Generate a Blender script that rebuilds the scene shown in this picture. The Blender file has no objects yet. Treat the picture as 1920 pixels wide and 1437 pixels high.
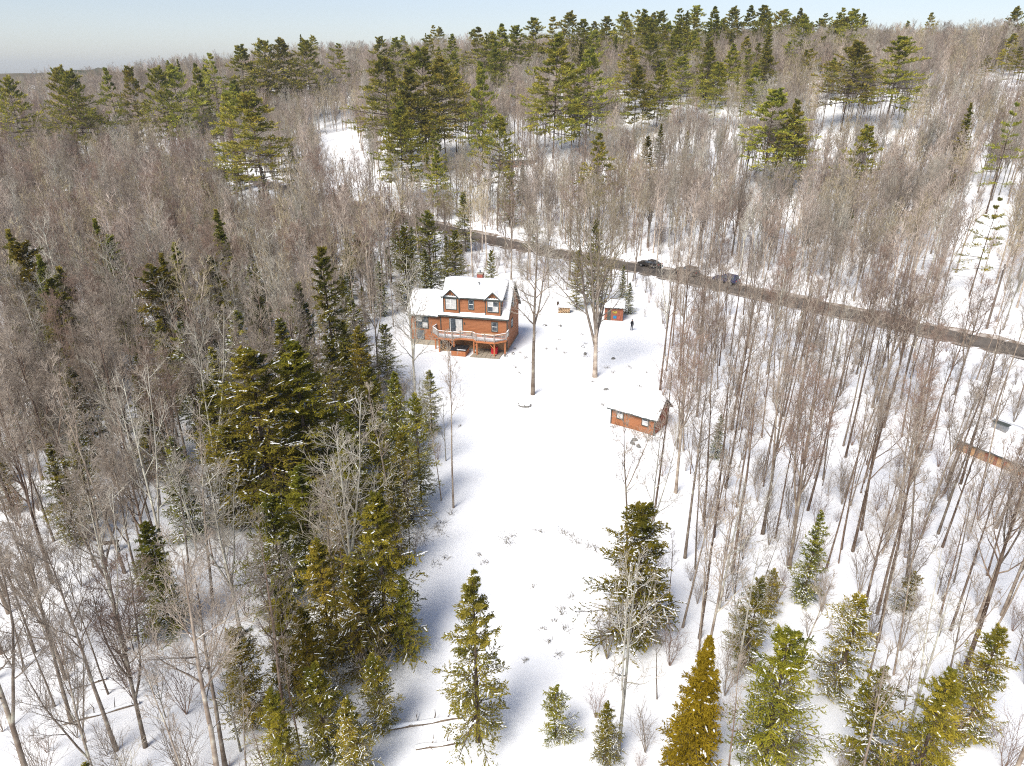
import bpy, bmesh, math, random
import numpy as np
from mathutils import Vector, Matrix

R = math.radians
rng = np.random.default_rng(7)
random.seed(7)
scn = bpy.context.scene
COL = scn.collection

# ---------------------------------------------------------------- camera, sky, sun, exposure
CAM_H, PITCH, FPX = 36.0, R(24.0), 1310.0
cd = bpy.data.cameras.new('camera')
cam = bpy.data.objects.new('camera', cd)
COL.objects.link(cam)
cam.location = (0, 0, CAM_H)
cam.rotation_euler = (R(90) - PITCH, 0, 0)
cd.sensor_width = 36.0
cd.lens = 36.0 * FPX / 1920.0
cd.clip_start = 0.5
cd.clip_end = 20000
scn.camera = cam

SUN_DIR = Vector((-0.57, -0.82, 0.0)).normalized()      # towards the sun, level part
SUN_EL = R(49)
w = bpy.data.worlds.new('World')
scn.world = w
w.use_nodes = True
nt = w.node_tree
bg = nt.nodes['Background']
sky = nt.nodes.new('ShaderNodeTexSky')
sky.sky_type = 'NISHITA'
sky.sun_disc = False
sky.sun_elevation = SUN_EL
sky.sun_rotation = math.atan2(SUN_DIR.x, SUN_DIR.y)
sky.altitude = 200
sky.air_density = 1.0
sky.dust_density = 0.6
sky.ozone_density = 1.0
hsv = nt.nodes.new('ShaderNodeHueSaturation')            # thin high overcast: the whole sky is paler
hsv.inputs['Saturation'].default_value = 0.68
nt.links.new(sky.outputs[0], hsv.inputs['Color'])
tint = nt.nodes.new('ShaderNodeMix'); tint.data_type = 'RGBA'; tint.blend_type = 'MULTIPLY'; tint.inputs[0].default_value = 1.0
tint.inputs[7].default_value = (.96, .97, 1.06, 1)
nt.links.new(hsv.outputs[0], tint.inputs[6])
nt.links.new(tint.outputs[2], bg.inputs[0])
bg.inputs[1].default_value = 0.057
sd = bpy.data.lights.new('sun', 'SUN')
sd.energy = 2.4
sd.angle = R(28.0)
sd.color = (1.0, 0.94, 0.85)
sun = bpy.data.objects.new('sun', sd)
COL.objects.link(sun)
sdir = Vector((SUN_DIR.x * math.cos(SUN_EL), SUN_DIR.y * math.cos(SUN_EL), math.sin(SUN_EL)))
sun.rotation_euler = sdir.to_track_quat('Z', 'Y').to_euler()
scn.view_settings.view_transform = 'Standard'
scn.view_settings.look = 'None'
scn.view_settings.gamma = 1.0
scn.view_settings.use_curve_mapping = False
scn.view_settings.exposure = 1.25
scn.cycles.max_bounces = 4
scn.cycles.diffuse_bounces = 2
scn.cycles.glossy_bounces = 2
scn.cycles.transmission_bounces = 3
scn.cycles.transparent_max_bounces = 6
scn.cycles.volume_bounces = 0
scn.cycles.use_denoising = False
scn.cycles.denoiser = 'OPENIMAGEDENOISE'
scn.cycles.denoising_input_passes = 'RGB_ALBEDO_NORMAL'
scn.cycles.denoising_prefilter = 'FAST'
scn.cycles.filter_width = 1.1

# ---------------------------------------------------------------- land survey
_k = np.random.default_rng(3)
_WV = [(_k.uniform(0, 6.28), _k.uniform(0, 6.28), l, a) for l, a in
       ((60, .5), (43, .4), (27, .22), (19, .16), (13, .10), (9, .07), (6.2, .05), (4.4, .04), (3.1, .03))]

def sp(v, s):
    return s * np.logaddexp(0, v / s)

def bumps(x, y):
    z = 0
    for th, ph, l, a in _WV:
        z = z + a * np.sin((x * math.cos(th) + y * math.sin(th)) * 6.283 / l + ph + 0.7 * np.sin((x * math.sin(th) - y * math.cos(th)) * 4.1 / l))
    return z

ROAD = [(215, -60), (140, 26), (71.5, 90.7), (26, 134.5), (0, 154.5), (-61, 208), (-135, 270), (-260, 385)]

def road_dist(x, y):
    x = np.asarray(x, float); y = np.asarray(y, float)
    best = np.full(np.broadcast(x, y).shape, 1e9)
    for (ax, ay), (bx, by) in zip(ROAD[:-1], ROAD[1:]):
        dx, dy = bx - ax, by - ay
        t = np.clip(((x - ax) * dx + (y - ay) * dy) / (dx * dx + dy * dy), 0, 1)
        best = np.minimum(best, np.hypot(x - ax - t * dx, y - ay - t * dy))
    return best

def sstep(a, b, v):
    t = np.clip((v - a) / (b - a), 0, 1)
    return t * t * (3 - 2 * t)

def terr(x, y):
    """height of the snow surface"""
    x = np.asarray(x, float); y = np.asarray(y, float)
    d = (y + 0.87 * x - 172) / 1.32
    h = 0.17 * sp(d, 9) + 0.07 * sp(y - 158, 12)
    h = h - sp(h - 37, 4)
    h = h - 0.06 * sp(y - 430, 30)
    h = np.maximum(h, -12)
    amp = 0.25 + 0.75 * sstep(60, 120, np.hypot(x + 4, (y - 75) * 1.0)) 
    rd = road_dist(x, y)
    amp = amp * sstep(4, 16, rd)
    amp = amp * sstep(9, 17, np.hypot(x + 6, y - 96))
    h = h + bumps(x, y) * amp * 0.8
    # low snow bank thrown up along both road edges
    h = h + 0.38 * np.exp(-((rd - 4.3) / 0.8) ** 2)
    # curved lip of the bank across the lower yard
    rr = np.hypot((x - 3.5) / 1.25, y - 43.0)
    h = h + 0.35 * np.exp(-((rr - 7.0) / 0.8) ** 2) * sstep(43, 47, y)
    return h

def tz(x, y):
    return float(terr(x, y))

def ray(px, py):
    a = (px - 960.0) / FPX; b = (718.5 - py) / FPX
    return a, math.cos(PITCH) + b * math.sin(PITCH), -math.sin(PITCH) + b * math.cos(PITCH)

def ground(px, py):
    """point of the land seen at a spot of the survey picture"""
    dx, dy, dz = ray(px, py)
    prev = 0
    for t in np.arange(20, 700, 2.0):
        if CAM_H + dz * t <= tz(dx * t, dy * t):
            lo, hi = t - 2, t
            for _ in range(8):
                m = (lo + hi) / 2
                if CAM_H + dz * m <= tz(dx * m, dy * m): hi = m
                else: lo = m
            return dx * hi, dy * hi
    return dx * 600, dy * 600

def topspot(px, top, dist):
    dx, dy, dz = ray(px, top)
    x = dx / dy * dist
    return x, dist, CAM_H + dz / dy * dist - tz(x, dist)

def toframe(x, y, z):
    z = z - CAM_H
    dep = y * math.cos(PITCH) - z * math.sin(PITCH)
    up = y * math.sin(PITCH) + z * math.cos(PITCH)
    dep = np.maximum(dep, 0.1)
    return 960 + FPX * x / dep, 718.5 - FPX * up / dep

# ---------------------------------------------------------------- object helpers
def tag(o, label=None, cat=None, group=None, kind=None):
    if label: o['label'] = label
    if cat: o['category'] = cat
    if group: o['group'] = group
    if kind: o['kind'] = kind
    return o

def empty(name, loc=(0, 0, 0), rz=0.0):
    o = bpy.data.objects.new(name, None)
    o.empty_display_size = 0.3
    COL.objects.link(o)
    o.location = loc
    o.rotation_euler = (0, 0, rz)
    return o

def mesh_np(name, verts, faces, mats=(), fm=None, smooth=False):
    """verts (n,3); faces list of equal-width int arrays"""
    me = bpy.data.meshes.new(name)
    faces = [f for f in faces if len(f)]
    nl = sum(f.size for f in faces); nf = sum(len(f) for f in faces)
    me.vertices.add(len(verts)); me.loops.add(nl); me.polygons.add(nf)
    me.vertices.foreach_set('co', np.asarray(verts, np.float32).ravel())
    me.loops.foreach_set('vertex_index', np.concatenate([f.ravel() for f in faces]).astype(np.int32))
    tot = np.concatenate([np.full(len(f), f.shape[1], np.int32) for f in faces])
    st = np.concatenate([[0], np.cumsum(tot)[:-1]]).astype(np.int32)
    me.polygons.foreach_set('loop_start', st)
    me.polygons.foreach_set('loop_total', tot)
    if fm is not None:
        me.polygons.foreach_set('material_index', np.asarray(fm, np.int32))
    if smooth:
        me.polygons.foreach_set('use_smooth', np.ones(nf, bool))
    me.update(calc_edges=True)
    for m in mats: me.materials.append(m)
    return me

class MB:
    """collects boxes, bars and prisms for one mesh object"""
    def __init__(s): s.v = []; s.f = []
    def box(s, x0, x1, y0, y1, z0, z1):
        i = len(s.v)
        s.v += [(x0, y0, z0), (x1, y0, z0), (x1, y1, z0), (x0, y1, z0), (x0, y0, z1), (x1, y0, z1), (x1, y1, z1), (x0, y1, z1)]
        s.f += [(i, i+3, i+2, i+1), (i+4, i+5, i+6, i+7), (i, i+1, i+5, i+4), (i+1, i+2, i+6, i+5), (i+2, i+3, i+7, i+6), (i+3, i, i+4, i+7)]
        return s
    def bar(s, a, b, wd, ht=None, up=(0, 0, 1)):
        ht = wd if ht is None else ht
        a = Vector(a); b = Vector(b); d = (b - a).normalized(); u = Vector(up)
        if abs(d.dot(u)) > .98: u = Vector((1, 0, 0))
        sd_ = d.cross(u).normalized(); u = sd_.cross(d).normalized()
        i = len(s.v)
        for p in (a, b):
            for q in ((-1, -1), (1, -1), (1, 1), (-1, 1)):
                s.v.append(tuple(p + sd_ * q[0] * wd / 2 + u * q[1] * ht / 2))
        s.f += [(i, i+1, i+2, i+3), (i+7, i+6, i+5, i+4)] + [(i+k, i+4+k, i+4+(k+1) % 4, i+(k+1) % 4) for k in range(4)]
        return s
    def prism(s, pts, vec):
        """polygon pts swept by vec"""
        n = len(pts); i = len(s.v); vec = Vector(vec)
        s.v += [tuple(p) for p in pts] + [tuple(Vector(p) + vec) for p in pts]
        s.f += [tuple(range(i, i+n)), tuple(range(i+2*n-1, i+n-1, -1))]
        s.f += [(i+k, i+n+k, i+n+(k+1) % n, i+(k+1) % n) for k in range(n)]
        return s
    def cyl(s, a, b, ra, rb=None, n=10):
        rb = ra if rb is None else rb
        a = Vector(a); b = Vector(b); d = (b - a).normalized()
        u = d.orthogonal().normalized(); v_ = d.cross(u)
        i = len(s.v)
        for p, r in ((a, ra), (b, rb)):
            for k in range(n):
                t = 2 * math.pi * k / n
                s.v.append(tuple(p + (u * math.cos(t) + v_ * math.sin(t)) * r))
        s.f += [tuple(range(i+n-1, i-1, -1)), tuple(range(i+n, i+2*n))]
        s.f += [(i+k, i+(k+1) % n, i+n+(k+1) % n, i+n+k) for k in range(n)]
        return s
    def build(s, name, m, parent=None, bevel=0, smooth=False):
        me = bpy.data.meshes.new(name)
        me.from_pydata(s.v, [], s.f)
        bm = bmesh.new(); bm.from_mesh(me)
        bmesh.ops.recalc_face_normals(bm, faces=bm.faces)
        if bevel: bmesh.ops.bevel(bm, geom=bm.edges[:], offset=bevel, segments=2, affect='EDGES', clamp_overlap=True)
        bm.to_mesh(me); bm.free()
        if smooth:
            for p in me.polygons: p.use_smooth = True
        me.materials.append(m)
        o = bpy.data.objects.new(name, me)
        COL.objects.link(o)
        o.parent = parent
        return o

def link_mesh(name, me, parent=None):
    o = bpy.data.objects.new(name, me)
    COL.objects.link(o)
    o.parent = parent
    return o

# ---------------------------------------------------------------- materials
def nmat(name):
    m = bpy.data.materials.new(name); m.use_nodes = True
    n = m.node_tree.nodes; n.clear()
    out = n.new('ShaderNodeOutputMaterial')
    return m, n, m.node_tree.links, out

def pmat(name, c, rough=.8, c2=None, scale=3.0, detail=4, bump=0, bscale=30, metallic=0, stretch=None, spec=.3, rnd=0):
    m, n, l, out = nmat(name)
    p = n.new('ShaderNodeBsdfPrincipled'); l.new(p.outputs[0], out.inputs[0])
    p.inputs['Roughness'].default_value = rough
    p.inputs['Metallic'].default_value = metallic
    p.inputs['Specular IOR Level'].default_value = spec
    tc = n.new('ShaderNodeTexCoord'); vec = tc.outputs['Object']
    if stretch:
        mp = n.new('ShaderNodeMapping'); mp.inputs['Scale'].default_value = stretch
        l.new(vec, mp.inputs[0]); vec = mp.outputs[0]
    colout = None
    if c2 is not None:
        nz = n.new('ShaderNodeTexNoise'); nz.inputs['Scale'].default_value = scale; nz.inputs['Detail'].default_value = detail
        l.new(vec, nz.inputs['Vector'])
        rp = n.new('ShaderNodeValToRGB')
        rp.color_ramp.elements[0].position = .36; rp.color_ramp.elements[1].position = .64
        rp.color_ramp.elements[0].color = (*c, 1); rp.color_ramp.elements[1].color = (*c2, 1)
        l.new(nz.outputs[0], rp.inputs[0]); colout = rp.outputs[0]
    if rnd:
        oi = n.new('ShaderNodeObjectInfo')
        hv = n.new('ShaderNodeHueSaturation')
        mr = n.new('ShaderNodeMapRange'); mr.inputs['To Min'].default_value = 1 - rnd; mr.inputs['To Max'].default_value = 1 + rnd
        l.new(oi.outputs['Random'], mr.inputs[0]); l.new(mr.outputs[0], hv.inputs['Value'])
        if colout: l.new(colout, hv.inputs['Color'])
        else: hv.inputs['Color'].default_value = (*c, 1)
        colout = hv.outputs[0]
    if colout: l.new(colout, p.inputs['Base Color'])
    else: p.inputs['Base Color'].default_value = (*c, 1)
    if bump:
        nb = n.new('ShaderNodeTexNoise'); nb.inputs['Scale'].default_value = bscale; nb.inputs['Detail'].default_value = 4
        l.new(vec, nb.inputs['Vector'])
        b = n.new('ShaderNodeBump'); b.inputs['Strength'].default_value = bump; b.inputs['Distance'].default_value = .05
        l.new(nb.outputs[0], b.inputs['Height']); l.new(b.outputs[0], p.inputs['Normal'])
    return m

def bark_mat(name, c, c2, lichen, snowy=True):
    """bark with pale lichen blotches, wind-packed snow on upward faces of limbs"""
    m, n, l, out = nmat(name)
    d = n.new('ShaderNodeBsdfDiffuse'); l.new(d.outputs[0], out.inputs[0])
    tc = n.new('ShaderNodeTexCoord')
    nz = n.new('ShaderNodeTexNoise'); nz.inputs['Scale'].default_value = 1.1; nz.inputs['Detail'].default_value = 6
    l.new(tc.outputs['Object'], nz.inputs['Vector'])
    rp = n.new('ShaderNodeValToRGB'); e = rp.color_ramp.elements
    e[0].position = .38; e[0].color = (*c, 1); e[1].position = .56; e[1].color = (*c2, 1)
    e2 = rp.color_ramp.elements.new(.68); e2.color = (*lichen, 1)
    l.new(nz.outputs[0], rp.inputs[0])
    oi = n.new('ShaderNodeObjectInfo')
    mr = n.new('ShaderNodeMapRange'); mr.inputs['To Min'].default_value = .65; mr.inputs['To Max'].default_value = 1.35
    l.new(oi.outputs['Random'], mr.inputs[0])
    hv = n.new('ShaderNodeHueSaturation'); l.new(mr.outputs[0], hv.inputs['Value']); l.new(rp.outputs[0], hv.inputs['Color'])
    col = hv.outputs[0]
    if snowy:
        g = n.new('ShaderNodeNewGeometry'); sx = n.new('ShaderNodeSeparateXYZ'); l.new(g.outputs['Normal'], sx.inputs[0])
        n2 = n.new('ShaderNodeTexNoise'); n2.inputs['Scale'].default_value = 2.3
        l.new(tc.outputs['Object'], n2.inputs['Vector'])
        ad = n.new('ShaderNodeMath'); ad.operation = 'MULTIPLY_ADD'; ad.inputs[1].default_value = 1.4
        l.new(n2.outputs[0], ad.inputs[0]); l.new(sx.outputs['Z'], ad.inputs[2])
        st = n.new('ShaderNodeMapRange'); st.inputs['From Min'].default_value = 1.52; st.inputs['From Max'].default_value = 1.62
        l.new(ad.outputs[0], st.inputs[0])
        mx = n.new('ShaderNodeMix'); mx.data_type = 'RGBA'; l.new(st.outputs[0], mx.inputs[0])
        l.new(col, mx.inputs[6]); mx.inputs[7].default_value = (.84, .86, .9, 1)
        col = mx.outputs[2]
    l.new(col, d.inputs[0])
    return m

def leaf_mat(name, c, c2, trans=.33):
    m, n, l, out = nmat(name)
    d = n.new('ShaderNodeBsdfDiffuse'); t = n.new('ShaderNodeBsdfTranslucent')
    mx = n.new('ShaderNodeMixShader'); mx.inputs[0].default_value = trans
    l.new(d.outputs[0], mx.inputs[1]); l.new(t.outputs[0], mx.inputs[2]); l.new(mx.outputs[0], out.inputs[0])
    tc = n.new('ShaderNodeTexCoord')
    nz = n.new('ShaderNodeTexNoise'); nz.inputs['Scale'].default_value = .55; nz.inputs['Detail'].default_value = 5
    l.new(tc.outputs['Object'], nz.inputs['Vector'])
    rp = n.new('ShaderNodeValToRGB'); e = rp.color_ramp.elements
    e[0].position = .36; e[0].color = (*c, 1); e[1].position = .64; e[1].color = (*c2, 1)
    l.new(nz.outputs[0], rp.inputs[0])
    oi = n.new('ShaderNodeObjectInfo')
    hv = n.new('ShaderNodeHueSaturation')
    mr = n.new('ShaderNodeMapRange'); mr.inputs['To Min'].default_value = .7; mr.inputs['To Max'].default_value = 1.3
    mh = n.new('ShaderNodeMapRange'); mh.inputs['To Min'].default_value = .488; mh.inputs['To Max'].default_value = .522
    ml = n.new('ShaderNodeMath'); ml.operation = 'MULTIPLY'; ml.inputs[1].default_value = 7.31
    fr = n.new('ShaderNodeMath'); fr.operation = 'FRACT'
    l.new(oi.outputs['Random'], mr.inputs[0]); l.new(oi.outputs['Random'], ml.inputs[0]); l.new(ml.outputs[0], fr.inputs[0]); l.new(fr.outputs[0], mh.inputs[0])
    l.new(mr.outputs[0], hv.inputs['Value']); l.new(mh.outputs[0], hv.inputs['Hue']); l.new(rp.outputs[0], hv.inputs['Color'])
    l.new(hv.outputs[0], d.inputs[0]); l.new(hv.outputs[0], t.inputs[0])
    return m

M = {}
M['snow'] = pmat('snow', (.84, .86, .89), .75, (.88, .89, .91), scale=.35, bump=.35, bscale=1.2, spec=.2)
M['roof_snow'] = pmat('roof_snow', (.86, .87, .9), .75, (.89, .9, .91), scale=.8, bump=.3, bscale=2.0, spec=.2)
M['tree_snow'] = pmat('tree_snow', (.85, .87, .9), .8, spec=.1)
M['road'] = pmat('road', (.07, .06, .052), .8, (.15, .13, .112), scale=.45, detail=8, bump=.4, bscale=3.0)
M['grit'] = pmat('grit', (.17, .125, .09), .9, (.5, .46, .42), scale=1.1, detail=8)
M['bark_grey'] = bark_mat('bark_grey', (.17, .13, .10), (.29, .24, .19), (.46, .43, .34))
M['bark_hill'] = bark_mat('bark_hill', (.27, .215, .17), (.46, .39, .32), (.60, .56, .47))
M['twig_hill'] = pmat('twig_hill', (.34, .275, .23), .9, (.48, .405, .345), scale=.4, rnd=.45, spec=0)
M['twig_tan'] = pmat('twig_tan', (.34, .28, .17), .9, (.47, .40, .26), scale=.4, rnd=.35, spec=0)
M['bark_brown'] = bark_mat('bark_brown', (.11, .075, .055), (.20, .145, .11), (.30, .25, .19))
M['bark_pale'] = bark_mat('bark_pale', (.30, .27, .22), (.45, .43, .36), (.58, .58, .48))
M['twig_grey'] = pmat('twig_grey', (.28, .23, .185), .9, (.42, .36, .295), scale=.6, rnd=.3, spec=0)
M['twig_red'] = pmat('twig_red', (.26, .18, .14), .9, (.36, .265, .21), scale=.6, rnd=.25, spec=0)
M['twig_pale'] = pmat('twig_pale', (.34, .30, .245), .9, (.47, .43, .36), scale=.6, rnd=.2, spec=0)
M['bark_dark'] = bark_mat('bark_dark', (.06, .043, .033), (.12, .088, .066), (.2, .18, .14), snowy=False)
M['pine'] = leaf_mat('pine', (.22, .235, .05), (.50, .42, .075))
M['hemlock'] = leaf_mat('hemlock', (.135, .135, .024), (.37, .29, .036))
M['spruce'] = leaf_mat('spruce', (.14, .15, .032), (.33, .28, .045))
M['gold'] = leaf_mat('gold', (.27, .18, .016), (.50, .34, .03))
M['fir'] = leaf_mat('fir', (.15, .15, .03), (.34, .285, .045))
M['siding'] = pmat('siding', (.31, .125, .055), .75, (.385, .16, .075), scale=1.2, bump=.25, bscale=4, stretch=(.3, .3, 8))
M['trim'] = pmat('trim', (.055, .065, .06), .7, (.08, .09, .082), scale=2)
M['white_frame'] = pmat('white_frame', (.72, .72, .7), .5, (.78, .78, .76), scale=3)
M['glass'] = pmat('glass', (.03, .04, .05), .08, (.10, .12, .14), scale=1.6, spec=.7)
M['curtain'] = pmat('curtain', (.45, .45, .45), .3, (.62, .62, .6), scale=3, spec=.6)
M['wood_orange'] = pmat('wood_orange', (.40, .14, .055), .7, (.48, .19, .08), scale=2, stretch=(1, 1, 6))
M['wood_tan'] = pmat('wood_tan', (.38, .22, .11), .8, (.50, .31, .17), scale=2.5, stretch=(6, 1, 1))
M['rail'] = pmat('rail', (.24, .20, .17), .8, (.34, .29, .25), scale=4)
M['baluster'] = pmat('baluster', (.46, .45, .44), .7, (.54, .53, .52), scale=4)
M['shingle'] = pmat('shingle', (.045, .045, .045), .9, (.08, .075, .07), scale=6)
M['concrete'] = pmat('concrete', (.28, .25, .2), .9, (.4, .34, .26), scale=1.5, bump=.3, bscale=8)
M['black_vinyl'] = pmat('black_vinyl', (.012, .013, .016), .55, (.03, .031, .034), scale=3)
M['red'] = pmat('red', (.55, .02, .03), .5, (.62, .035, .04), scale=2)
M['brick'] = pmat('brick', (.28, .07, .05), .9, (.36, .11, .08), scale=6)
M['metal'] = pmat('metal', (.22, .23, .24), .4, (.3, .31, .32), scale=3, metallic=.6)
M['blue'] = pmat('blue', (.01, .16, .34), .5, (.02, .22, .42), scale=2)
M['yellow'] = pmat('yellow', (.32, .23, .03), .6, (.42, .31, .05), scale=2)
M['redwood'] = pmat('redwood', (.25, .085, .05), .8, (.33, .13, .075), scale=2, stretch=(4, 4, .6))
M['log'] = bark_mat('log', (.10, .075, .055), (.18, .14, .105), (.25, .22, .17))
M['cut_wood'] = pmat('cut_wood', (.42, .27, .15), .8, (.52, .36, .21), scale=6)
M['weed'] = pmat('weed', (.13, .105, .07), .9, (.22, .18, .11), scale=2, spec=0)
M['stone'] = pmat('stone', (.12, .12, .115), .9, (.22, .21, .19), scale=3, bump=.5, bscale=6)
M['cloth_black'] = pmat('cloth_black', (.014, .014, .017), .9, (.03, .03, .034), scale=8)
M['cloth_grey'] = pmat('cloth_grey', (.04, .042, .05), .9, (.07, .07, .075), scale=8)
M['skin'] = pmat('skin', (.45, .26, .18), .6)
M['car_dark'] = pmat('car_dark', (.03, .026, .024), .35, (.05, .043, .038), scale=2, spec=.5)
M['car_blue'] = pmat('car_blue', (.03, .035, .085), .3, (.045, .05, .11), scale=2, spec=.5)
M['car_grey'] = pmat('car_grey', (.10, .10, .105), .35, (.13, .13, .135), scale=2, spec=.5)
M['tyre'] = pmat('tyre', (.015, .015, .015), .9)
M['rim'] = pmat('rim', (.35, .35, .36), .4, metallic=.7)
M['lamp'] = pmat('lamp', (.6, .6, .58), .2)
M['lamp_red'] = pmat('lamp_red', (.35, .02, .02), .3)
M['pole'] = pmat('pole', (.15, .12, .095), .9, (.22, .18, .15), scale=3, stretch=(1, 1, .2))
M['wire'] = pmat('wire', (.03, .03, .03), .7)

# ---------------------------------------------------------------- ground sheet, road, far hills
def axis(lo, hi, fine0, fine1, mid0, mid1):
    a = list(np.arange(fine0, fine1, 1.0)) + list(np.arange(fine1, mid1, 2.6)) + list(np.arange(fine0, mid0, -2.6))
    s, x = 4.0, mid1
    while x < hi: a.append(x); s *= 1.25; x += s
    a.append(hi); s, x = 4.0, mid0
    while x > lo: a.append(x); s *= 1.25; x -= s
    a.append(lo)
    return np.unique(np.round(a, 3))

xs = axis(-9000, 9000, -45, 62, -240, 300)
ys = axis(-2500, 12000, 14, 118, 0, 470)
gx, gy = np.meshgrid(xs, ys)
gz = terr(gx, gy)
far = np.hypot(gx, gy)
V = np.stack([gx, gy, gz], -1).reshape(-1, 3)
nx_, ny_ = len(xs), len(ys)
idx = np.arange(nx_ * ny_).reshape(ny_, nx_)
Fq = np.stack([idx[:-1, :-1], idx[:-1, 1:], idx[1:, 1:], idx[1:, :-1]], -1).reshape(-1, 4)
g = link_mesh('ground', mesh_np('ground', V, [Fq], [M['snow']], smooth=True))
tag(g, 'white snow covering the yard, the wood floor and the hillside', None, None, 'structure')

# densify the road line
def road_line(step=2.0):
    out = []
    P = [Vector(p) for p in ROAD]
    for i in range(len(P) - 1):
        p0 = P[max(i-1, 0)]; p1 = P[i]; p2 = P[i+1]; p3 = P[min(i+2, len(P)-1)]
        n = max(2, int((p2 - p1).length / step))
        for k in range(n):
            out.append(p1.lerp(p2, k / n))
    for _ in range(6):
        out = [out[0]] + [(out[i-1] + out[i] * 2 + out[i+1]) / 4 for i in range(1, len(out)-1)] + [out[-1]]
    return out

RL = road_line()
def ribbon(name, offs, lift, m):
    vs, fs = [], []
    k = len(offs)
    for i, p in enumerate(RL):
        t = (RL[min(i+1, len(RL)-1)] - RL[max(i-1, 0)]).normalized(); nrm = Vector((-t.y, t.x))
        for o_ in offs:
            oo = o_ + (0.18 * math.sin(i * .9 + o_) + 0.14 * math.sin(i * 2.3)) * (abs(o_) == max(abs(q) for q in offs))
            q = p + nrm * oo
            vs.append((q.x, q.y, tz(q.x, q.y) + lift))
    for i in range(len(RL) - 1):
        for j in range(k - 1):
            a = i * k + j
            fs.append((a, a+1, a+k+1, a+k))
    o = link_mesh(name, mesh_np(name, np.array(vs), [np.array(fs)], [m], smooth=True))
    return tag(o, kind='structure')
tag(ribbon('road_shoulder', [-3.6, -2, 0, 2, 3.6], .06, M['grit']), 'sandy brown grit along both edges of the road')
tag(ribbon('road', [-2.9, -1.5, 0, 1.5, 2.9], .10, M['road']), 'wet brown paved road running between snowbanks')

# far wooded plain and ridge seen over the left tree line: a canopy too far off to pick trees apart
def far_ridge():
    n, m_ = 620, 70
    k = np.random.default_rng(11)
    xx = np.linspace(-4100, 3600, n); q = np.linspace(0, 1, m_)
    yy = 560 + 3900 * q ** 1.5
    X, Y = np.meshgrid(xx, yy)
    Z = np.maximum(terr(X, Y), -12) - 3 + 12 * sstep(560, 640, Y)
    ridge = 33 + 5 * np.sin(xx / 900 + 1) + 2 * np.sin(xx / 310) + 1 * np.sin(xx / 97)
    Z = Z + ridge[None] * sstep(2600, 3800, Y) * (1 - .8 * sstep(4000, 4440, Y))
    Z = Z + np.abs(k.normal(0, 1, Z.shape)) ** 1.5 * 2.2 * sstep(560, 640, Y)
    Z[-1] = -40
    V = np.stack([X, Y, Z], -1).reshape(-1, 3)
    I = np.arange(n * m_).reshape(m_, n)
    F = np.stack([I[:-1, :-1], I[:-1, 1:], I[1:, 1:], I[1:, :-1]], -1).reshape(-1, 4)
    mm = pmat('far_forest', (.06, .07, .045), .95, (.2, .165, .135), scale=.02, detail=8, spec=0)
    o = link_mesh('hills', mesh_np('hills', V, [F], [mm]))
    tag(o, 'distant wooded ridge fading blue in the haze', kind='structure')
far_ridge()

# ---------------------------------------------------------------- buildings
def window(parent, u0, u1, w0, w1, v, cols=1, rows=2, frame='trim', glass='glass', sash='white_frame', name='window', fw=.09, axis_='u'):
    """front-facing window proud of a wall whose face lies at v; looks towards -v (axis_ u) or +u (axis_ v)"""
    def bx(mb, a0, a1, b0, b1, d0, d1):
        if axis_ == 'u': mb.box(a0, a1, v - d1, v - d0, b0, b1)
        else: mb.box(v + d0, v + d1, a0, a1, b0, b1)
        return mb
    fr = MB()
    bx(fr, u0 - fw, u0, w0 - fw, w1 + fw, .0, .07); bx(fr, u1, u1 + fw, w0 - fw, w1 + fw, .0, .07)
    bx(fr, u0, u1, w1, w1 + fw, .0, .07); bx(fr, u0, u1, w0 - fw, w0, .0, .09)
    wn = fr.build(name, M[frame], parent)
    cw = (u1 - u0) / cols; rh = (w1 - w0) / rows
    for c in range(cols):
        for r in range(rows):
            gl = glass[(c + r) % len(glass)] if isinstance(glass, (list, tuple)) else glass
            bx(MB(), u0 + c * cw + .035, u0 + (c+1) * cw - .035, w0 + r * rh + .035, w0 + (r+1) * rh - .035, .004, .02).build('pane', M[gl], wn)
    sb = MB()
    t = .035
    for c in range(cols + 1):
        x = u0 + c * cw
        bx(sb, max(u0, x - t), min(u1, x + t), w0, w1, .022, .05)
    for r in range(rows + 1):
        z = w0 + r * rh
        for c in range(cols):
            bx(sb, u0 + c * cw + t + .001, u0 + (c+1) * cw - t - .001, max(w0, z - t), min(w1, z + t), .022, .046)
    sb.build('sash', M[sash], wn)
    return wn

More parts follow.
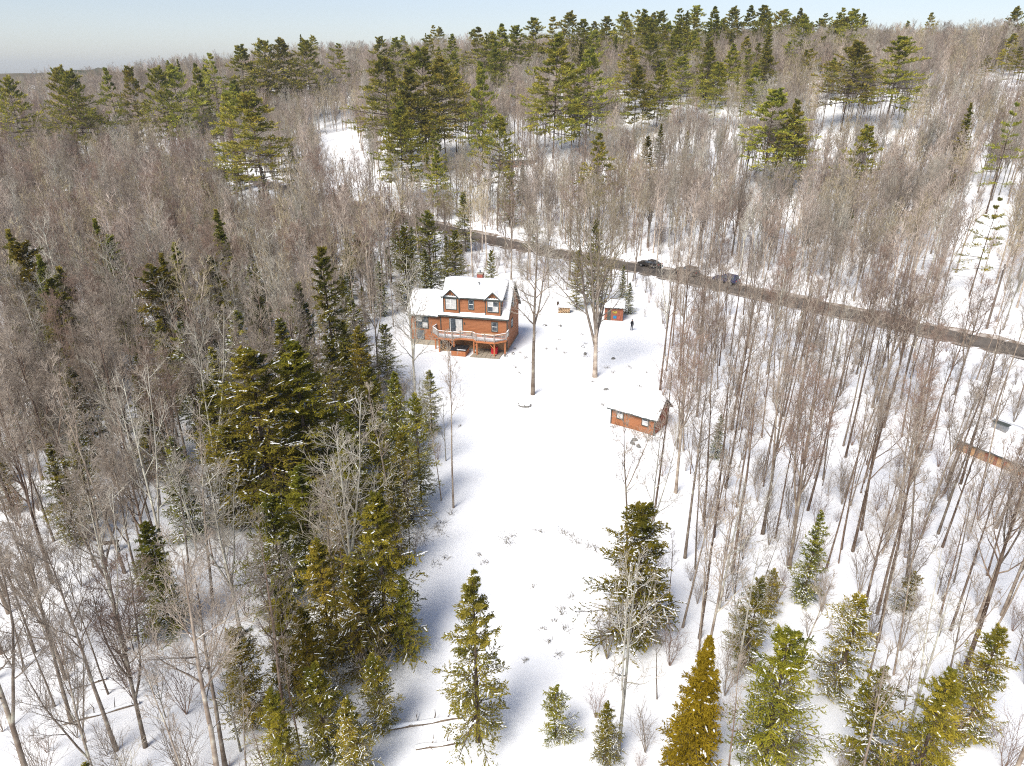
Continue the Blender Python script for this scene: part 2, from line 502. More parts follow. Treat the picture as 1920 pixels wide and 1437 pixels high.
def snow_slab(name, pts_top, thick, parent, m='roof_snow', n=10, seed=1, amp=.05):
    """snow blanket over a sloped quad a,b,c,d (a-b eave, d-c ridge): uneven top, rounded edge"""
    a, b, c, d = [Vector(p) for p in pts_top]
    k = np.random.default_rng(seed)
    ph = k.uniform(0, 6.28, 6)
    nu, nv = n * 2, n
    vs = []; fs = []
    for layer in (0, 1):
        for j in range(nv + 1):
            for i in range(nu + 1):
                s, t = i / nu, j / nv
                p = (a.lerp(b, s)).lerp(d.lerp(c, s), t)
                if layer:
                    e = min(s, 1 - s) * 8; e2 = t * 10 if t < .5 else 10
                    f = min(1, .35 + .65 * min(e, 1)) * min(1, .35 + .65 * min(e2, 1))
                    p = p + Vector((0, 0, thick * f + amp * (math.sin(s * 9 + ph[0]) * math.sin(t * 5 + ph[1]) + .6 * math.sin(s * 21 + ph[2] + t * 7)) * f))
                elif j == 0:
                    p = p + (a - d).normalized() * (.03 * math.sin(s * 40 + ph[3]) + .03 * math.sin(s * 13 + ph[4]))
                vs.append(tuple(p))
    W_ = nu + 1; L = W_ * (nv + 1)
    for j in range(nv):
        for i in range(nu):
            q = j * W_ + i
            fs.append((L+q, L+q+1, L+q+W_+1, L+q+W_)); fs.append((q, q+W_, q+W_+1, q+1))
    bd = [(i, i+1) for i in range(nu)] + [(nu + j*W_, nu + (j+1)*W_) for j in range(nv)] + [(nv*W_ + i + 1, nv*W_ + i) for i in range(nu)] + [((j+1)*W_, j*W_) for j in range(nv)]
    for p, q in bd: fs.append((p, q, L+q, L+p))
    me = bpy.data.meshes.new(name); me.from_pydata(vs, [], fs)
    bm = bmesh.new(); bm.from_mesh(me); bmesh.ops.recalc_face_normals(bm, faces=bm.faces); bm.to_mesh(me); bm.free()
    for p in me.polygons: p.use_smooth = True
    me.materials.append(M[m])
    return link_mesh(name, me, parent)

def lap_siding(parent, name, u0, u1, v, w0, w1, axis_='u', m='siding', step=.19):
    """overlapping boards, joined: each far below a pixel row"""
    mb = MB(); z = w0
    while z < w1 - .02:
        z1 = min(z + step, w1)
        if axis_ == 'u': mb.prism([(u0, v - .03, z), (u0, v - .008, z1), (u0, v + .02, z1), (u0, v + .02, z)], (u1 - u0, 0, 0))
        else: mb.prism([(v + .03, u0, z), (v + .008, u0, z1), (v - .02, u0, z1), (v - .02, u0, z)], (0, u1 - u0, 0))
        z = z1
    o = mb.build(name, M[m], parent)
    o['kind'] = 'stuff'
    return o

HX, HY, HYAW = -10.05, 93.6, R(-12.5)
def build_house():
    h = empty('house', (HX, HY, tz(-6, 96) - .05), HYAW)
    tag(h, 'brown clapboard house with snowy roof, twin gable dormers and long railed deck', 'house')
    W_, D_ = 9.6, 7.6; E0, RZ = 5.0, 9.0; HD = D_ / 2
    # walls
    wl = MB().box(0, W_, 0, D_, 0, E0).build('wall', M['siding'], h)
    MB().prism([(0.002, 0, E0), (0.002, HD, RZ - .1), (0.002, D_, E0)], (W_ - .004, 0, 0)).build('gable_wall', M['siding'], h)
    lap_siding(h, 'siding_board', .1, W_ - .1, 0, 2.36, E0 - .12)
    lap_siding(h, 'siding_board', .1, W_ - .1, 0, .3, 2.1, m='wood_tan')
    lap_siding(h, 'siding_board', .1, D_ - .1, W_, .3, E0 - .1, axis_='v')
    MB().box(-.05, W_ + .05, -.05, D_ + .05, -.6, .28).build('foundation', M['concrete'], h)
    for x in (0, W_):
        MB().box(x - .06, x + .06, -.06, .06, .28, E0).build('corner_board', M['trim'], h)
    # main roof
    sl = (RZ - E0) / HD; ov = .27
    rf = MB()
    rf.prism([(-ov, -ov, E0 - ov * sl), (-ov, HD, RZ), (-ov, HD, RZ + .2), (-ov, -ov - .02, E0 - ov * sl + .2)], (W_ + 2 * ov, 0, 0))
    roof = rf.build('roof', M['shingle'], h)
    MB().prism([(-ov, D_ + ov, E0 - ov * sl), (-ov, HD, RZ), (-ov, HD, RZ + .2), (-ov, D_ + ov + .02, E0 - ov * sl + .2)], (W_ + 2 * ov, 0, 0)).build('rear_slope', M['shingle'], roof)
    z0 = E0 - ov * sl + .2
    snow_slab('snow', [(-ov, -ov, z0), (W_ + ov, -ov, z0), (W_ + ov, HD, RZ + .2), (-ov, HD, RZ + .2)], .16, roof, seed=2)
    snow_slab('snow', [(W_ + ov, D_ + ov, z0), (-ov, D_ + ov, z0), (-ov, HD, RZ + .2), (W_ + ov, HD, RZ + .2)], .16, roof, seed=3)
    for x, s in ((-ov - .03, 1), (W_ + ov + .03, 1)):
        MB().prism([(x - .03, -ov, z0 - .26), (x - .03, HD, RZ - .06), (x - .03, HD, RZ + .22), (x - .03, -ov, z0 + .02)], (.06, 0, 0)).build('fascia', M['trim'], roof)
        MB().prism([(x - .03, D_ + ov, z0 - .26), (x - .03, HD + .001, RZ - .06), (x - .03, HD + .001, RZ + .22), (x - .03, D_ + ov, z0 + .02)], (.06, 0, 0)).build('fascia', M['trim'], roof)
    MB().box(-ov, W_ + ov, -ov - .1, -ov, z0 - .16, z0 + .02).build('gutter', M['trim'], roof)
    # shed dormer
    d0, d1, dv, dz = .45, 8.75, .14, 7.45
    dm = MB().box(d0, d1, dv, HD, E0 + .05, dz).build('dormer_wall', M['siding'], h)
    lap_siding(h, 'siding_board', d0 + .05, d1 - .05, dv, 5.2, dz - .05)
    for x in (d0, d1): MB().box(x - .06, x + .06, dv - .06, dv + .06, 5.3, dz).build('corner_board', M['trim'], h)
    e_ = .3
    dro = MB().prism([(d0 - e_, dv - e_, dz), (d0 - e_, HD, RZ + .05), (d0 - e_, HD, RZ + .26), (d0 - e_, dv - e_, dz + .16)], (d1 - d0 + 2 * e_, 0, 0)).build('dormer_roof', M['trim'], h)
    snow_slab('snow', [(d0 - e_, dv - e_, dz + .16), (d1 + e_, dv - e_, dz + .16), (d1 + e_, HD + .1, RZ + .28), (d0 - e_, HD + .1, RZ + .28)], .22, dro, seed=4)
    # two gabled window bays
    for (a, b, gl) in ((.5, 2.75, ['curtain', 'curtain']), (6.55, 8.72, ['glass', 'curtain'])):
        mid = (a + b) / 2; pk = dz + (b - a) * .5 * .95
        fv = dv - .16
        bay = MB().box(a, b, fv, dv + .02, 5.3, dz).build('window_bay', M['siding'], h)
        lap_siding(h, 'siding_board', a + .03, b - .03, fv, 5.35, dz - .02)
        MB().prism([(a, fv, dz + .001), (mid, fv, pk), (b, fv, dz + .001)], (0, 1.6, 0)).build('pediment', M['siding'], bay)
        for s in (a, b):
            MB().box(s - .05, s + .05, fv - .05, fv + .05, 5.25, dz).build('corner_board', M['trim'], bay)
        rb = MB()
        o2 = .22; rz_ = pk + .05
        rise = .95
        for s in (-1, 1):
            xe = mid + s * ((b - a) / 2 + o2); ze = rz_ - ((b - a) / 2 + o2) * rise
            rb.prism([(mid, fv - .3, rz_), (xe, fv - .3, ze), (xe, fv - .3, ze + .16), (mid, fv - .3, rz_ + .16)], (0, 2.6, 0))
        br = rb.build('bay_roof', M['trim'], bay)
        for s in (-1, 1):
            xe = mid + s * ((b - a) / 2 + o2 - .05); ze = rz_ - ((b - a) / 2 + o2 - .05) * rise
            pts = [(xe, fv - .2, ze + .165), (xe, fv + 2.2, ze + .165), (mid, fv + 2.2, rz_ + .165), (mid, fv - .2, rz_ + .165)]
            if s > 0: pts = [pts[1], pts[0], pts[3], pts[2]]
            snow_slab('bay_snow', pts, .10, bay, n=6, seed=5)
        # sunburst slats in the pediment
        for ang in (30, 60, 90, 120, 150):
            t = R(ang); L = .62 if ang != 90 else .72
            MB().bar((mid + .16 * math.cos(t), fv - .03, dz + .06 + .1 * math.sin(t)), (mid + L * 1.05 * math.cos(t), fv - .03, dz + .06 + L * .8 * math.sin(t)), .09, .05, (0, 1, 0)).build('sunburst_slat', M['trim'], bay)
        MB().box(a + .1, b - .1, fv - .075, fv - .002, dz - .1, dz).build('header', M['trim'], bay)
        window(h, mid - .74, mid + .74, 5.86, 7.3, fv - .03, 2, 2, glass=gl)
    window(h, 4.15, 4.8, 6.0, 7.3, dv - .03, 1, 2)
    # first floor openings
    sdw = window(h, 1.35, 3.15, 2.38, 4.45, -.03, 2, 1, name='sliding_door', glass=['glass', 'curtain'])
    MB().box(1.40, 1.46, -.14, -.085, 2.4, 4.43).build('door_edge', M['white_frame'], sdw)
    MB().box(2.22, 2.26, -.15, -.085, 3.2, 3.45).build('handle', M['trim'], sdw)
    window(h, 7.45, 8.2, 3.05, 4.3, -.03, 1, 2)
    lamp = MB().box(3.42, 3.54, -.16, -.031, 3.75, 4.0).build('wall_lamp', M['trim'], h)
    window(h, 2.4, 3.3, 2.9, 4.0, W_ + .03, 1, 2, axis_='v')
    window(h, 3.3, 4.3, 5.7, 6.9, W_ + .001, 2, 1, axis_='v')
    # wing
    x0, wd, we, wr = -4.75, 6.2, 4.75, 7.05; wv = .35; whd = wv + wd / 2
    MB().box(x0, -.001, wv, wv + wd, 0, we).build('wing_wall', M['siding'], h)
    MB().prism([(x0 + .002, wv, we), (x0 + .002, whd, wr - .1), (x0 + .002, wv + wd, we)], (-x0 - .004, 0, 0)).build('wing_gable', M['siding'], h)
    lap_siding(h, 'siding_board', x0 + .08, -.07, wv, .85, we - .1)
    MB().box(x0 - .06, x0 + .06, wv - .06, wv + .06, .6, we).build('corner_board', M['trim'], h)
    MB().box(x0 - .03, -.05, wv - .05, wv + wd + .03, -.6, .82).build('wing_foundation', M['concrete'], h)
    ws = (wr - we) / (wd / 2); o3 = .42
    wro = MB().prism([(x0 - o3, wv - o3, we - o3 * ws), (x0 - o3, whd, wr), (x0 - o3, wv + wd + o3, we - o3 * ws), (x0 - o3, wv + wd + o3, we - o3 * ws + .17), (x0 - o3, whd, wr + .17), (x0 - o3, wv - o3, we - o3 * ws + .17)], (-x0 + o3 - .46, 0, 0)).build('wing_roof', M['trim'], h)
    zz = we - o3 * ws + .172
    snow_slab('snow', [(x0 - o3, wv - o3, zz), (-.3, wv - o3, zz), (-.3, whd, wr + .172), (x0 - o3, whd, wr + .172)], .26, wro, seed=7)
    snow_slab('snow', [(-.3, wv + wd + o3, zz), (x0 - o3, wv + wd + o3, zz), (x0 - o3, whd, wr + .172), (-.3, whd, wr + .172)], .26, wro, seed=8)
    window(h, -3.75, -2.05, 2.65, 4.4, wv - .03, 2, 2, glass=['glass', 'curtain'], sash='trim')
    window(h, -3.65, -2.75, 1.0, 2.2, wv - .03, 1, 1)
    window(h, -1.1, -.45, 1.2, 2.2, wv - .03, 1, 2)
    pv = MB().cyl((x0 + .1, whd + .5, wr - .4), (x0 + .1, whd + .5, wr + .9), .09).build('stove_pipe', M['metal'], h)
    MB().cyl((x0 + .1, whd + .5, wr + .9), (x0 + .1, whd + .5, wr + 1.0), .15).build('cap', M['metal'], pv)
    # chimney and vents on the main roof
    ch = MB().box(4.35, 5.15, HD + .1, HD + .9, RZ - .6, RZ + .95).build('chimney', M['brick'], h)
    MB().box(4.3, 5.2, HD + .05, HD + .95, RZ + .95, RZ + 1.05).build('chimney_cap', M['concrete'], ch)
    MB().cyl((4.75, HD + .5, RZ + 1.05), (4.75, HD + .5, RZ + 1.4), .12).build('flue', M['metal'], ch)
    vp = MB().cyl((5.05, 2.4, 8.2), (5.05, 2.4, 9.15), .08).build('vent_pipe', M['trim'], h)
    MB().cyl((5.05, 2.4, 9.15), (5.05, 2.4, 9.22), .13).build('cap', M['trim'], vp)
    # deck
    P = [(-.75, .3), (-.95, -.75), (.25, -2.15), (2.35, -2.35), (3.35, -1.75), (5.15, -1.75), (5.75, -2.35), (8.35, -2.45), (9.75, -1.2), (9.75, .3)]
    dk = MB()
    dk.prism([(x, y, 2.08) for x, y in P], (0, 0, .2))
    deck = dk.build('deck', M['wood_orange'], h)
    cxm, cym = 4.5, -.9
    sn = MB(); sn.prism([(x + (cxm - x) * .02, min(-.12, y + (cym - y) * .06), 2.285) for x, y in P[1:-1]], (0, 0, .09)).build('snow', M['roof_snow'], deck)
    for i, (x, y) in enumerate(P[1:-1]):
        pass
    segs = list(zip(P[:-1], P[1:]))
    for i, ((ax, ay), (bx_, by)) in enumerate(segs):
        MB().bar((ax, ay, 2.17), (bx_, by, 2.17), .06, .27).build('rim_board', M['wood_orange'], deck)
        MB().bar((ax, ay, 3.28), (bx_, by, 3.28), .16, .06).build('top_rail', M['wood_tan'], deck)
        MB().bar((ax, ay, 3.33), (bx_, by, 3.33), .13, .04).build('rail_snow', M['roof_snow'], deck)
        MB().bar((ax, ay, 2.46), (bx_, by, 2.46), .05, .07).build('bottom_rail', M['rail'], deck)
        n = int(math.hypot(bx_ - ax, by - ay) / .15)
        bal = MB()
        for k in range(1, n):
            t = k / n
            x, y = ax + (bx_ - ax) * t, ay + (by - ay) * t
            bal.box(x - .02, x + .02, y - .02, y + .02, 2.49, 3.25)
        bo = bal.build('baluster', M['baluster'], deck); bo['kind'] = 'stuff'
    for (x, y) in P + [(1.3, -2.25), (7.0, -2.4)]:
        MB().box(x - .07, x + .07, y - .07, y + .07, 2.3, 3.42).build('railing_post', M['rail'], deck)
    for (x, y) in ((-.6, -.9), (.3, -1.95), (2.5, -2.1), (5.25, -1.65), (5.8, -2.1), (8.3, -2.2), (9.55, -1.1)):
        MB().box(x - .09, x + .09, y - .09, y + .09, -.4, 2.07).build('deck_post', M['wood_orange'], deck)
    for (x, y, s) in ((5.25, -1.65, 1), (2.5, -2.1, -1), (8.3, -2.2, -1)):
        MB().bar((x + s * .07, y, 1.25), (x + s * .8, y, 2.04), .1).build('brace', M['wood_orange'], deck)
    MB().box(3.9, 4.6, -.8, -.15, 2.4, 2.85).build('bench_box', M['wood_tan'], deck)
    for yy in (-.55, -.2):
        pass
    MB().box(6.0, 9.2, -.75, -.35, 2.72, 2.80).build('deck_bench', M['wood_tan'], deck)
    for xx in (6.2, 7.6, 9.0): MB().box(xx - .05, xx + .05, -.7, -.4, 2.38, 2.72).build('bench_leg', M['rail'], deck)
    return h
house = build_house()

def hpt(u, v, z=0):
    c, s = math.cos(HYAW), math.sin(HYAW)
    return (HX + u * c - v * s, HY + u * s + v * c, z + house.location.z)

# bare swept patio below the deck, hot tub, firewood, red box
pt = MB().prism([hpt(5.3, -.1, .07), hpt(9.3, -.1, .07), hpt(9.0, -2.9, .07), hpt(5.0, -3.0, .07)], (0, 0, .06)).build('patio', M['concrete'])
tag(pt, 'bare tan stone patio under the house deck', kind='structure')
# its paving slabs
k_ = random.Random(4)
for i in range(6):
    for j in range(4):
        u = 5.2 + i * .66; v = -2.85 + j * .68
        a = MB().box(0.02, .62, .02, .64, 0, .05 + k_.uniform(0, .012)).build('paving_slab', M['concrete'])
        a.parent = pt
        a.matrix_parent_inverse = Matrix()
        x, y, z = hpt(u, v, .13)
        a.location = (x, y, z); a.rotation_euler = (0, 0, HYAW)

tub = empty('hot_tub', hpt(3.35, -2.05, .02), HYAW)
tag(tub, 'orange wood-clad hot tub with black folded cover under the deck', 'hot tub')
MB().box(-1.05, 1.05, -.95, .95, 0, .82).build('cabinet', M['wood_orange'], tub, bevel=.05)
for i in range(10):
    x = -1.0 + i * .2
    MB().box(x + .01, x + .19, -.975, -.95, .06, .78).build('cladding_slat', M['wood_orange'], tub)
MB().box(-1.1, 1.1, -1.0, 1.0, .82, .90).build('rim', M['black_vinyl'], tub, bevel=.03)
cvr = MB().prism([(-1.1, -1.0, .905), (-1.1, -.02, .905), (-1.1, -.02, 1.04), (-1.1, -1.0, .98)], (2.2, 0, 0)).build('cover', M['black_vinyl'], tub)
MB().prism([(-1.1, 0.0, .905), (-1.1, .98, .905), (-1.1, .98, .99), (-1.1, 0.0, 1.05)], (2.2, 0, 0)).build('cover', M['black_vinyl'], tub)
MB().box(-.2, 1.05, -.98, -.85, .985, 1.03).build('snow_strip', M['roof_snow'], cvr)

bx = empty('storage_box', hpt(8.05, -1.1, .14), HYAW)
tag(bx, 'bright red storage box standing on the patio under the deck', 'box')
MB().box(-.42, .42, -.3, .3, 0, .85).build('body', M['red'], bx, bevel=.02)
MB().box(-.46, .46, -.34, .34, .85, .93).build('lid', M['red'], bx, bevel=.02)
MB().box(-.1, .1, -.38, -.34, .62, .68).build('handle', M['trim'], bx)

fw = empty('firewood_stack', hpt(.95, -1.1, 0), HYAW)
tag(fw, 'stack of split firewood logs under the deck beside the hot tub', 'firewood')
for i in range(9):
    for j in range(5):
        if j == 4 and i % 3: continue
        r_ = .075 + k_.uniform(-.012, .015)
        x = -.75 + i * .18 + (j % 2) * .08; z = .08 + j * .155
        MB().cyl((x, -.35 + k_.uniform(-.05, .05), z), (x, .3, z), r_, r_ * .9, 7).build('log', M['cut_wood'] if (i + j) % 3 else M['log'], fw)

# ---- shed by the right-hand wood
def build_shed():
    yaw = R(-34.5)
    s = empty('shed', (11.05, 69.5, tz(13, 70) - .05), yaw)
    tag(s, 'orange-brown garden shed with snowy gable roof at the edge of the yard', 'shed')
    W_, D_, E0, RZ = 5.15, 3.6, 2.25, 3.75; HD = D_ / 2
    MB().box(0, W_, 0, D_, 0, E0).build('wall', M['siding'], s)
    MB().prism([(.002, 0, E0), (.002, HD, RZ - .05), (.002, D_, E0)], (W_ - .004, 0, 0)).build('gable_wall', M['siding'], s)
    lap_siding(s, 'siding_board', .07, W_ - .07, 0, .12, E0 - .05)
    # vertical boards on the gable end
    i = 0; y = .05
    while y < D_ - .1:
        top = E0 + (RZ - E0) * (1 - abs(y + .14 - HD) / HD) - .15
        MB().box(W_ + .002, W_ + .03 + .008 * (i % 2), y, y + .27, .1, top).build('board', M['redwood'], s)
        y += .285; i += 1
    for x in (0, W_): MB().box(x - .06, x + .06, -.06, .06, 0, E0).build('corner_board', M['trim'], s)
    sl = (RZ - E0) / HD; ov = .4; z0 = E0 - ov * sl
    ro = MB().prism([(-ov, -ov, z0), (-ov, HD, RZ), (-ov, D_ + ov, z0), (-ov, D_ + ov, z0 + .13), (-ov, HD, RZ + .13), (-ov, -ov, z0 + .13)], (W_ + 2 * ov, 0, 0)).build('roof', M['trim'], s)
    snow_slab('snow', [(-ov, -ov, z0 + .132), (W_ + ov, -ov, z0 + .132), (W_ + ov, HD, RZ + .132), (-ov, HD, RZ + .132)], .2, ro, seed=9)
    snow_slab('snow', [(W_ + ov, D_ + ov, z0 + .132), (-ov, D_ + ov, z0 + .132), (-ov, HD, RZ + .132), (W_ + ov, HD, RZ + .132)], .2, ro, seed=10)
    window(s, .75, 1.4, 1.0, 2.0, -.03, 1, 2, glass=['curtain', 'glass'])
    window(s, 3.75, 4.4, 1.0, 2.0, -.03, 1, 2, glass=['curtain', 'glass'])
    dr = MB().box(W_ + .045, W_ + .09, 1.25, 2.2, .1, 2.05).build('door', M['redwood'], s)
    MB().box(W_ + .09, W_ + .14, 1.33, 1.39, 1.0, 1.14).build('handle', M['metal'], dr)
    return s
build_shed()

# ---- play hut beside the road
def build_hut():
    s = empty('play_hut', (14.6, 105.2, tz(16, 105) - .03), R(-10))
    tag(s, 'small red-brown board hut with yellow and blue panels behind the leaning yard tree', 'hut')
    W_, D_, E0 = 2.9, 2.2, 2.1
    MB().box(0, W_, 0, D_, 0, E0).build('wall', M['redwood'], s)
    x = .03; i = 0
    while x < W_ - .1:
        MB().box(x, x + .22, -.03 - .008 * (i % 2), -.002, .05, E0 - .04).build('board', M['redwood'], s); x += .235; i += 1
    ro = MB().prism([(-.25, -.3, E0 - .02), (-.25, D_ + .3, E0 + .42), (-.25, D_ + .3, E0 + .52), (-.25, -.3, E0 + .08)], (W_ + .5, 0, 0)).build('roof', M['trim'], s)
    snow_slab('snow', [(-.25, -.3, E0 + .082), (W_ + .25, -.3, E0 + .082), (W_ + .25, D_ + .3, E0 + .522), (-.25, D_ + .3, E0 + .522)], .2, ro, seed=12)
    MB().box(1.25, 1.95, -.09, -.05, 1.25, 1.6).build('yellow_panel', M['yellow'], s)
    MB().box(1.4, 1.9, -.09, -.05, .4, .85).build('blue_panel', M['blue'], s)
    MB().box(2.02, 2.5, -.085, -.05, .25, .9).build('red_panel', M['brick'], s)
    MB().box(.45, 1.0, -.085, -.05, .05, 1.8).build('door', M['trim'], s)
build_hut()

# ---- low cabin half hidden at the right edge
def build_low_cabin():
    x, y = 46.2, 63.6
    s = empty('low_cabin', (x, y, tz(x + 2, y - 2) - .3), R(-58))
    tag(s, 'low brown cabin with flat snow-laden roof and metal vents deep in the thin stand', 'cabin')
    W_, D_, E0 = 7.2, 5.0, 1.5
    MB().box(0, W_, 0, D_, 0, E0).build('wall', M['siding'], s)
    u = .04; i = 0
    while u < W_ - .1:
        MB().box(u, u + .28, -.035 - .01 * (i % 2), -.002, 0, E0 - .03).build('board', M['wood_tan'] if i % 3 else M['redwood'], s); u += .295; i += 1
    ro = MB().prism([(-.3, -.35, E0 - .04), (-.3, D_ + .3, E0 + .9), (-.3, D_ + .3, E0 + 1.02), (-.3, -.35, E0 + .08)], (W_ + .6, 0, 0)).build('roof', M['trim'], s)
    snow_slab('snow', [(-.3, -.35, E0 + .082), (W_ + .3, -.35, E0 + .082), (W_ + .3, D_ + .3, E0 + 1.022), (-.3, D_ + .3, E0 + 1.022)], .32, ro, seed=14, amp=.08)
    vb = MB().box(1.2, 2.6, 3.4, 3.9, E0 + .6, E0 + 1.7).build('vent_box', M['metal'], s)
    MB().box(1.1, 2.7, 3.3, 4.0, E0 + 1.7, E0 + 1.78).build('vent_cap', M['trim'], vb)
    ch = MB().box(4.6, 5.2, 2.4, 3.0, E0 + .4, E0 + 1.9).build('chimney', M['stone'], s)
    MB().box(4.5, 5.3, 2.3, 3.1, E0 + 1.9, E0 + 2.0).build('chimney_cap', M['concrete'], ch)
    MB().box(4.53, 5.27, 2.33, 3.07, E0 + 2.0, E0 + 2.15).build('snow_cap', M['roof_snow'], ch)
build_low_cabin()

# ---- far cabin up the hill: only its white roof shows
def build_far_cabin():
    x, y = ground(935, 318)
    s = empty('hill_cabin', (x, y, tz(x + 4, y) - .3), R(-4))
    tag(s, 'dark cabin with long snow-white roof among trees far beyond the road', 'cabin')
    W_, D_, E0, RZ = 10.5, 6.0, 2.6, 4.6
    MB().box(0, W_, 0, D_, 0, E0).build('wall', M['redwood'], s)
    MB().prism([(.002, 0, E0), (.002, D_ / 2, RZ - .05), (.002, D_, E0)], (W_ - .004, 0, 0)).build('gable_wall', M['rail'], s)
    ro = MB().prism([(-.4, -.5, E0 - .33), (-.4, D_ / 2, RZ), (-.4, D_ + .5, E0 - .33), (-.4, D_ + .5, E0 - .2), (-.4, D_ / 2, RZ + .13), (-.4, -.5, E0 - .2)], (W_ + .8, 0, 0)).build('roof', M['trim'], s)
    snow_slab('snow', [(-.4, -.5, E0 - .19), (W_ + .4, -.5, E0 - .19), (W_ + .4, D_ / 2, RZ + .14), (-.4, D_ / 2, RZ + .14)], .3, ro, seed=15)
    for u in (1.5, 5.0, 8.2): window(s, u, u + .9, 1.0, 2.0, 0, 1, 2)
    MB().box(4.0, 4.9, -.06, -.002, 0, 2.05).build('door', M['redwood'], s)
build_far_cabin()

# ---------------------------------------------------------------- vehicles by the road
def build_car(name, label, x, y, rz, body, suv=True):
    c = empty(name, (x, y, tz(x, y) + .10), rz)
    tag(c, label, 'car', 'vehicles parked along the road')
    L, Wd = 4.7, 1.85; hw = Wd / 2
    if suv: low = [(-2.3, .45), (-2.35, .95), (-2.2, 1.08), (1.0, 1.1), (2.15, 1.0), (2.32, .75), (2.3, .42)]; top = [(-2.15, 1.08), (-1.95, 1.68), (.15, 1.72), (.95, 1.1)]
    else: low = [(-2.3, .42), (-2.35, .85), (-2.1, .95), (1.0, .95), (2.15, .85), (2.32, .65), (2.3, .4)]; top = [(-1.7, .95), (-1.0, 1.4), (.1, 1.43), (.95, .95)]
    MB().prism([(a, -hw, b) for a, b in low], (0, Wd, 0)).build('body', M[body], c, bevel=.07, smooth=False)
    cab = MB(); n = len(top)
    i = 0
    for s, k in ((-1, .0), (1, .0)):
        cab.v += [(a, s * (hw - .04 - (.16 if b > 1.2 else 0)), b) for a, b in top]
    cab.f = [tuple(range(n)), tuple(range(2*n-1, n-1, -1))] + [(k, n + k, n + (k+1) % n, (k+1) % n) for k in range(n)]
    cb = cab.build('cabin', M[body], c, bevel=.04)
    zb, zt = top[0][1], top[1][1]
    def quad(nm, pts, nrm): MB().prism(pts, nrm).build(nm, M['glass'], cb)
    for s in (-1, 1):
        yb, yt = s * (hw - .03), s * (hw - .19)
        for (p, q, p2, q2) in ((top[0][0] + .25, -.75, top[1][0] + .18, -.75), (-.65, top[3][0] - .25, -.65, top[2][0] - .08)):
            pts = [(p, yb, zb + .05), (q, yb, zb + .05), (q2, yt, zt - .08), (p2, yt, zt - .08)]
            quad('side_window', pts, (0, s * .02, .003))
        for a in (-.7, .55): MB().box(a - .09, a + .09, s * hw - .02, s * hw + .03, .86, .9).build('door_handle', M['trim'], c)
        MB().box(.75, .95, s * (hw + .02) - .09, s * (hw + .02) + .09, zb + .02, zb + .16).build('mirror', M[body], c)
        MB().box(2.24, 2.34, s * .62 - .2, s * .62 + .2, .68, .82).build('headlight', M['lamp'], c)
        MB().box(-2.4, -2.3, s * .68 - .14, s * .68 + .14, .75, .95).build('tail_light', M['lamp_red'], c)
        for a in (-1.42, 1.42):
            wh = MB().cyl((a, s * (hw - .2), .34), (a, s * (hw + .03), .34), .34, n=16).build('wheel', M['tyre'], c)
            MB().cyl((a, s * (hw + .02), .34), (a, s * (hw + .045), .34), .2, n=12).build('rim', M['rim'], wh)
    quad('windscreen', [(top[3][0] - .06, -hw + .15, zb + .05), (top[3][0] - .06, hw - .15, zb + .05), (top[2][0] + .04, hw - .25, zt - .06), (top[2][0] + .04, -hw + .25, zt - .06)], (.03, 0, .03))
    quad('rear_window', [(top[0][0] + .04, -hw + .15, zb + .05), (top[0][0] + .04, hw - .15, zb + .05), (top[1][0] - .04, hw - .25, zt - .06), (top[1][0] - .04, -hw + .25, zt - .06)], (-.03, 0, .02))
    MB().box(-2.43, -2.33, -.85, .85, .42, .6).build('bumper', M['trim'], c)
    MB().box(2.28, 2.38, -.85, .85, .38, .56).build('bumper', M['trim'], c)
    return c

def roadside(t_x, off):
    """point beside the road where its line passes x = t_x"""
    for i in range(len(RL) - 1):
        if (RL[i].x - t_x) * (RL[i+1].x - t_x) <= 0:
            t = (RL[i+1] - RL[i]).normalized(); n_ = Vector((-t.y, t.x)); p = RL[i] + n_ * off
            return p.x, p.y, math.atan2(t.y, t.x)
for (tx_, off, nm, lb, b, sv) in ((24.5, -2.2, 'parked_car', 'dark brown parked car at the roadside nearest the board hut', 'car_dark', False),
                             (30.6, -2.2, 'parked_car', 'tall dark parked car between two other vehicles on the road', 'car_dark', True),
                             (37.0, -2.2, 'parked_car', 'dark blue parked car on the road edge behind thin bare trees', 'car_blue', True)):
    x, y, a = roadside(tx_, off)
    build_car(nm, lb, x, y, a, b, sv)

# ---------------------------------------------------------------- utility poles and wires
poles = []
for px_t, offs in ((66, -6.4), (31, -6.4), (-9, -6.4), (-52, -6.4)):
    x, y, a = roadside(px_t, offs)
    z = tz(x, y)
    p = empty('utility_pole', (x, y, z - .3), a)
    poles.append((x, y, z, a))
    tag(p, 'grey wooden utility pole with crossarm on the far side of the road', 'utility pole', 'utility poles along the road')
    MB().cyl((0, 0, 0), (0, 0, 10.3), .17, .12, 9).build('pole', M['pole'], p)
    ca = MB().box(-.06, .06, -1.2, 1.2, 9.5, 9.64).build('crossarm', M['pole'], p)
    for yy in (-1.05, -.45, .45, 1.05): MB().cyl((0, yy, 9.64), (0, yy, 9.82), .045, .03, 6).build('insulator', M['white_frame'], ca)
    MB().bar((0, -.7, 9.5), (0, -.05, 8.9), .04).build('brace', M['pole'], p); MB().bar((0, .7, 9.5), (0, .05, 8.9), .04).build('brace', M['pole'], p)
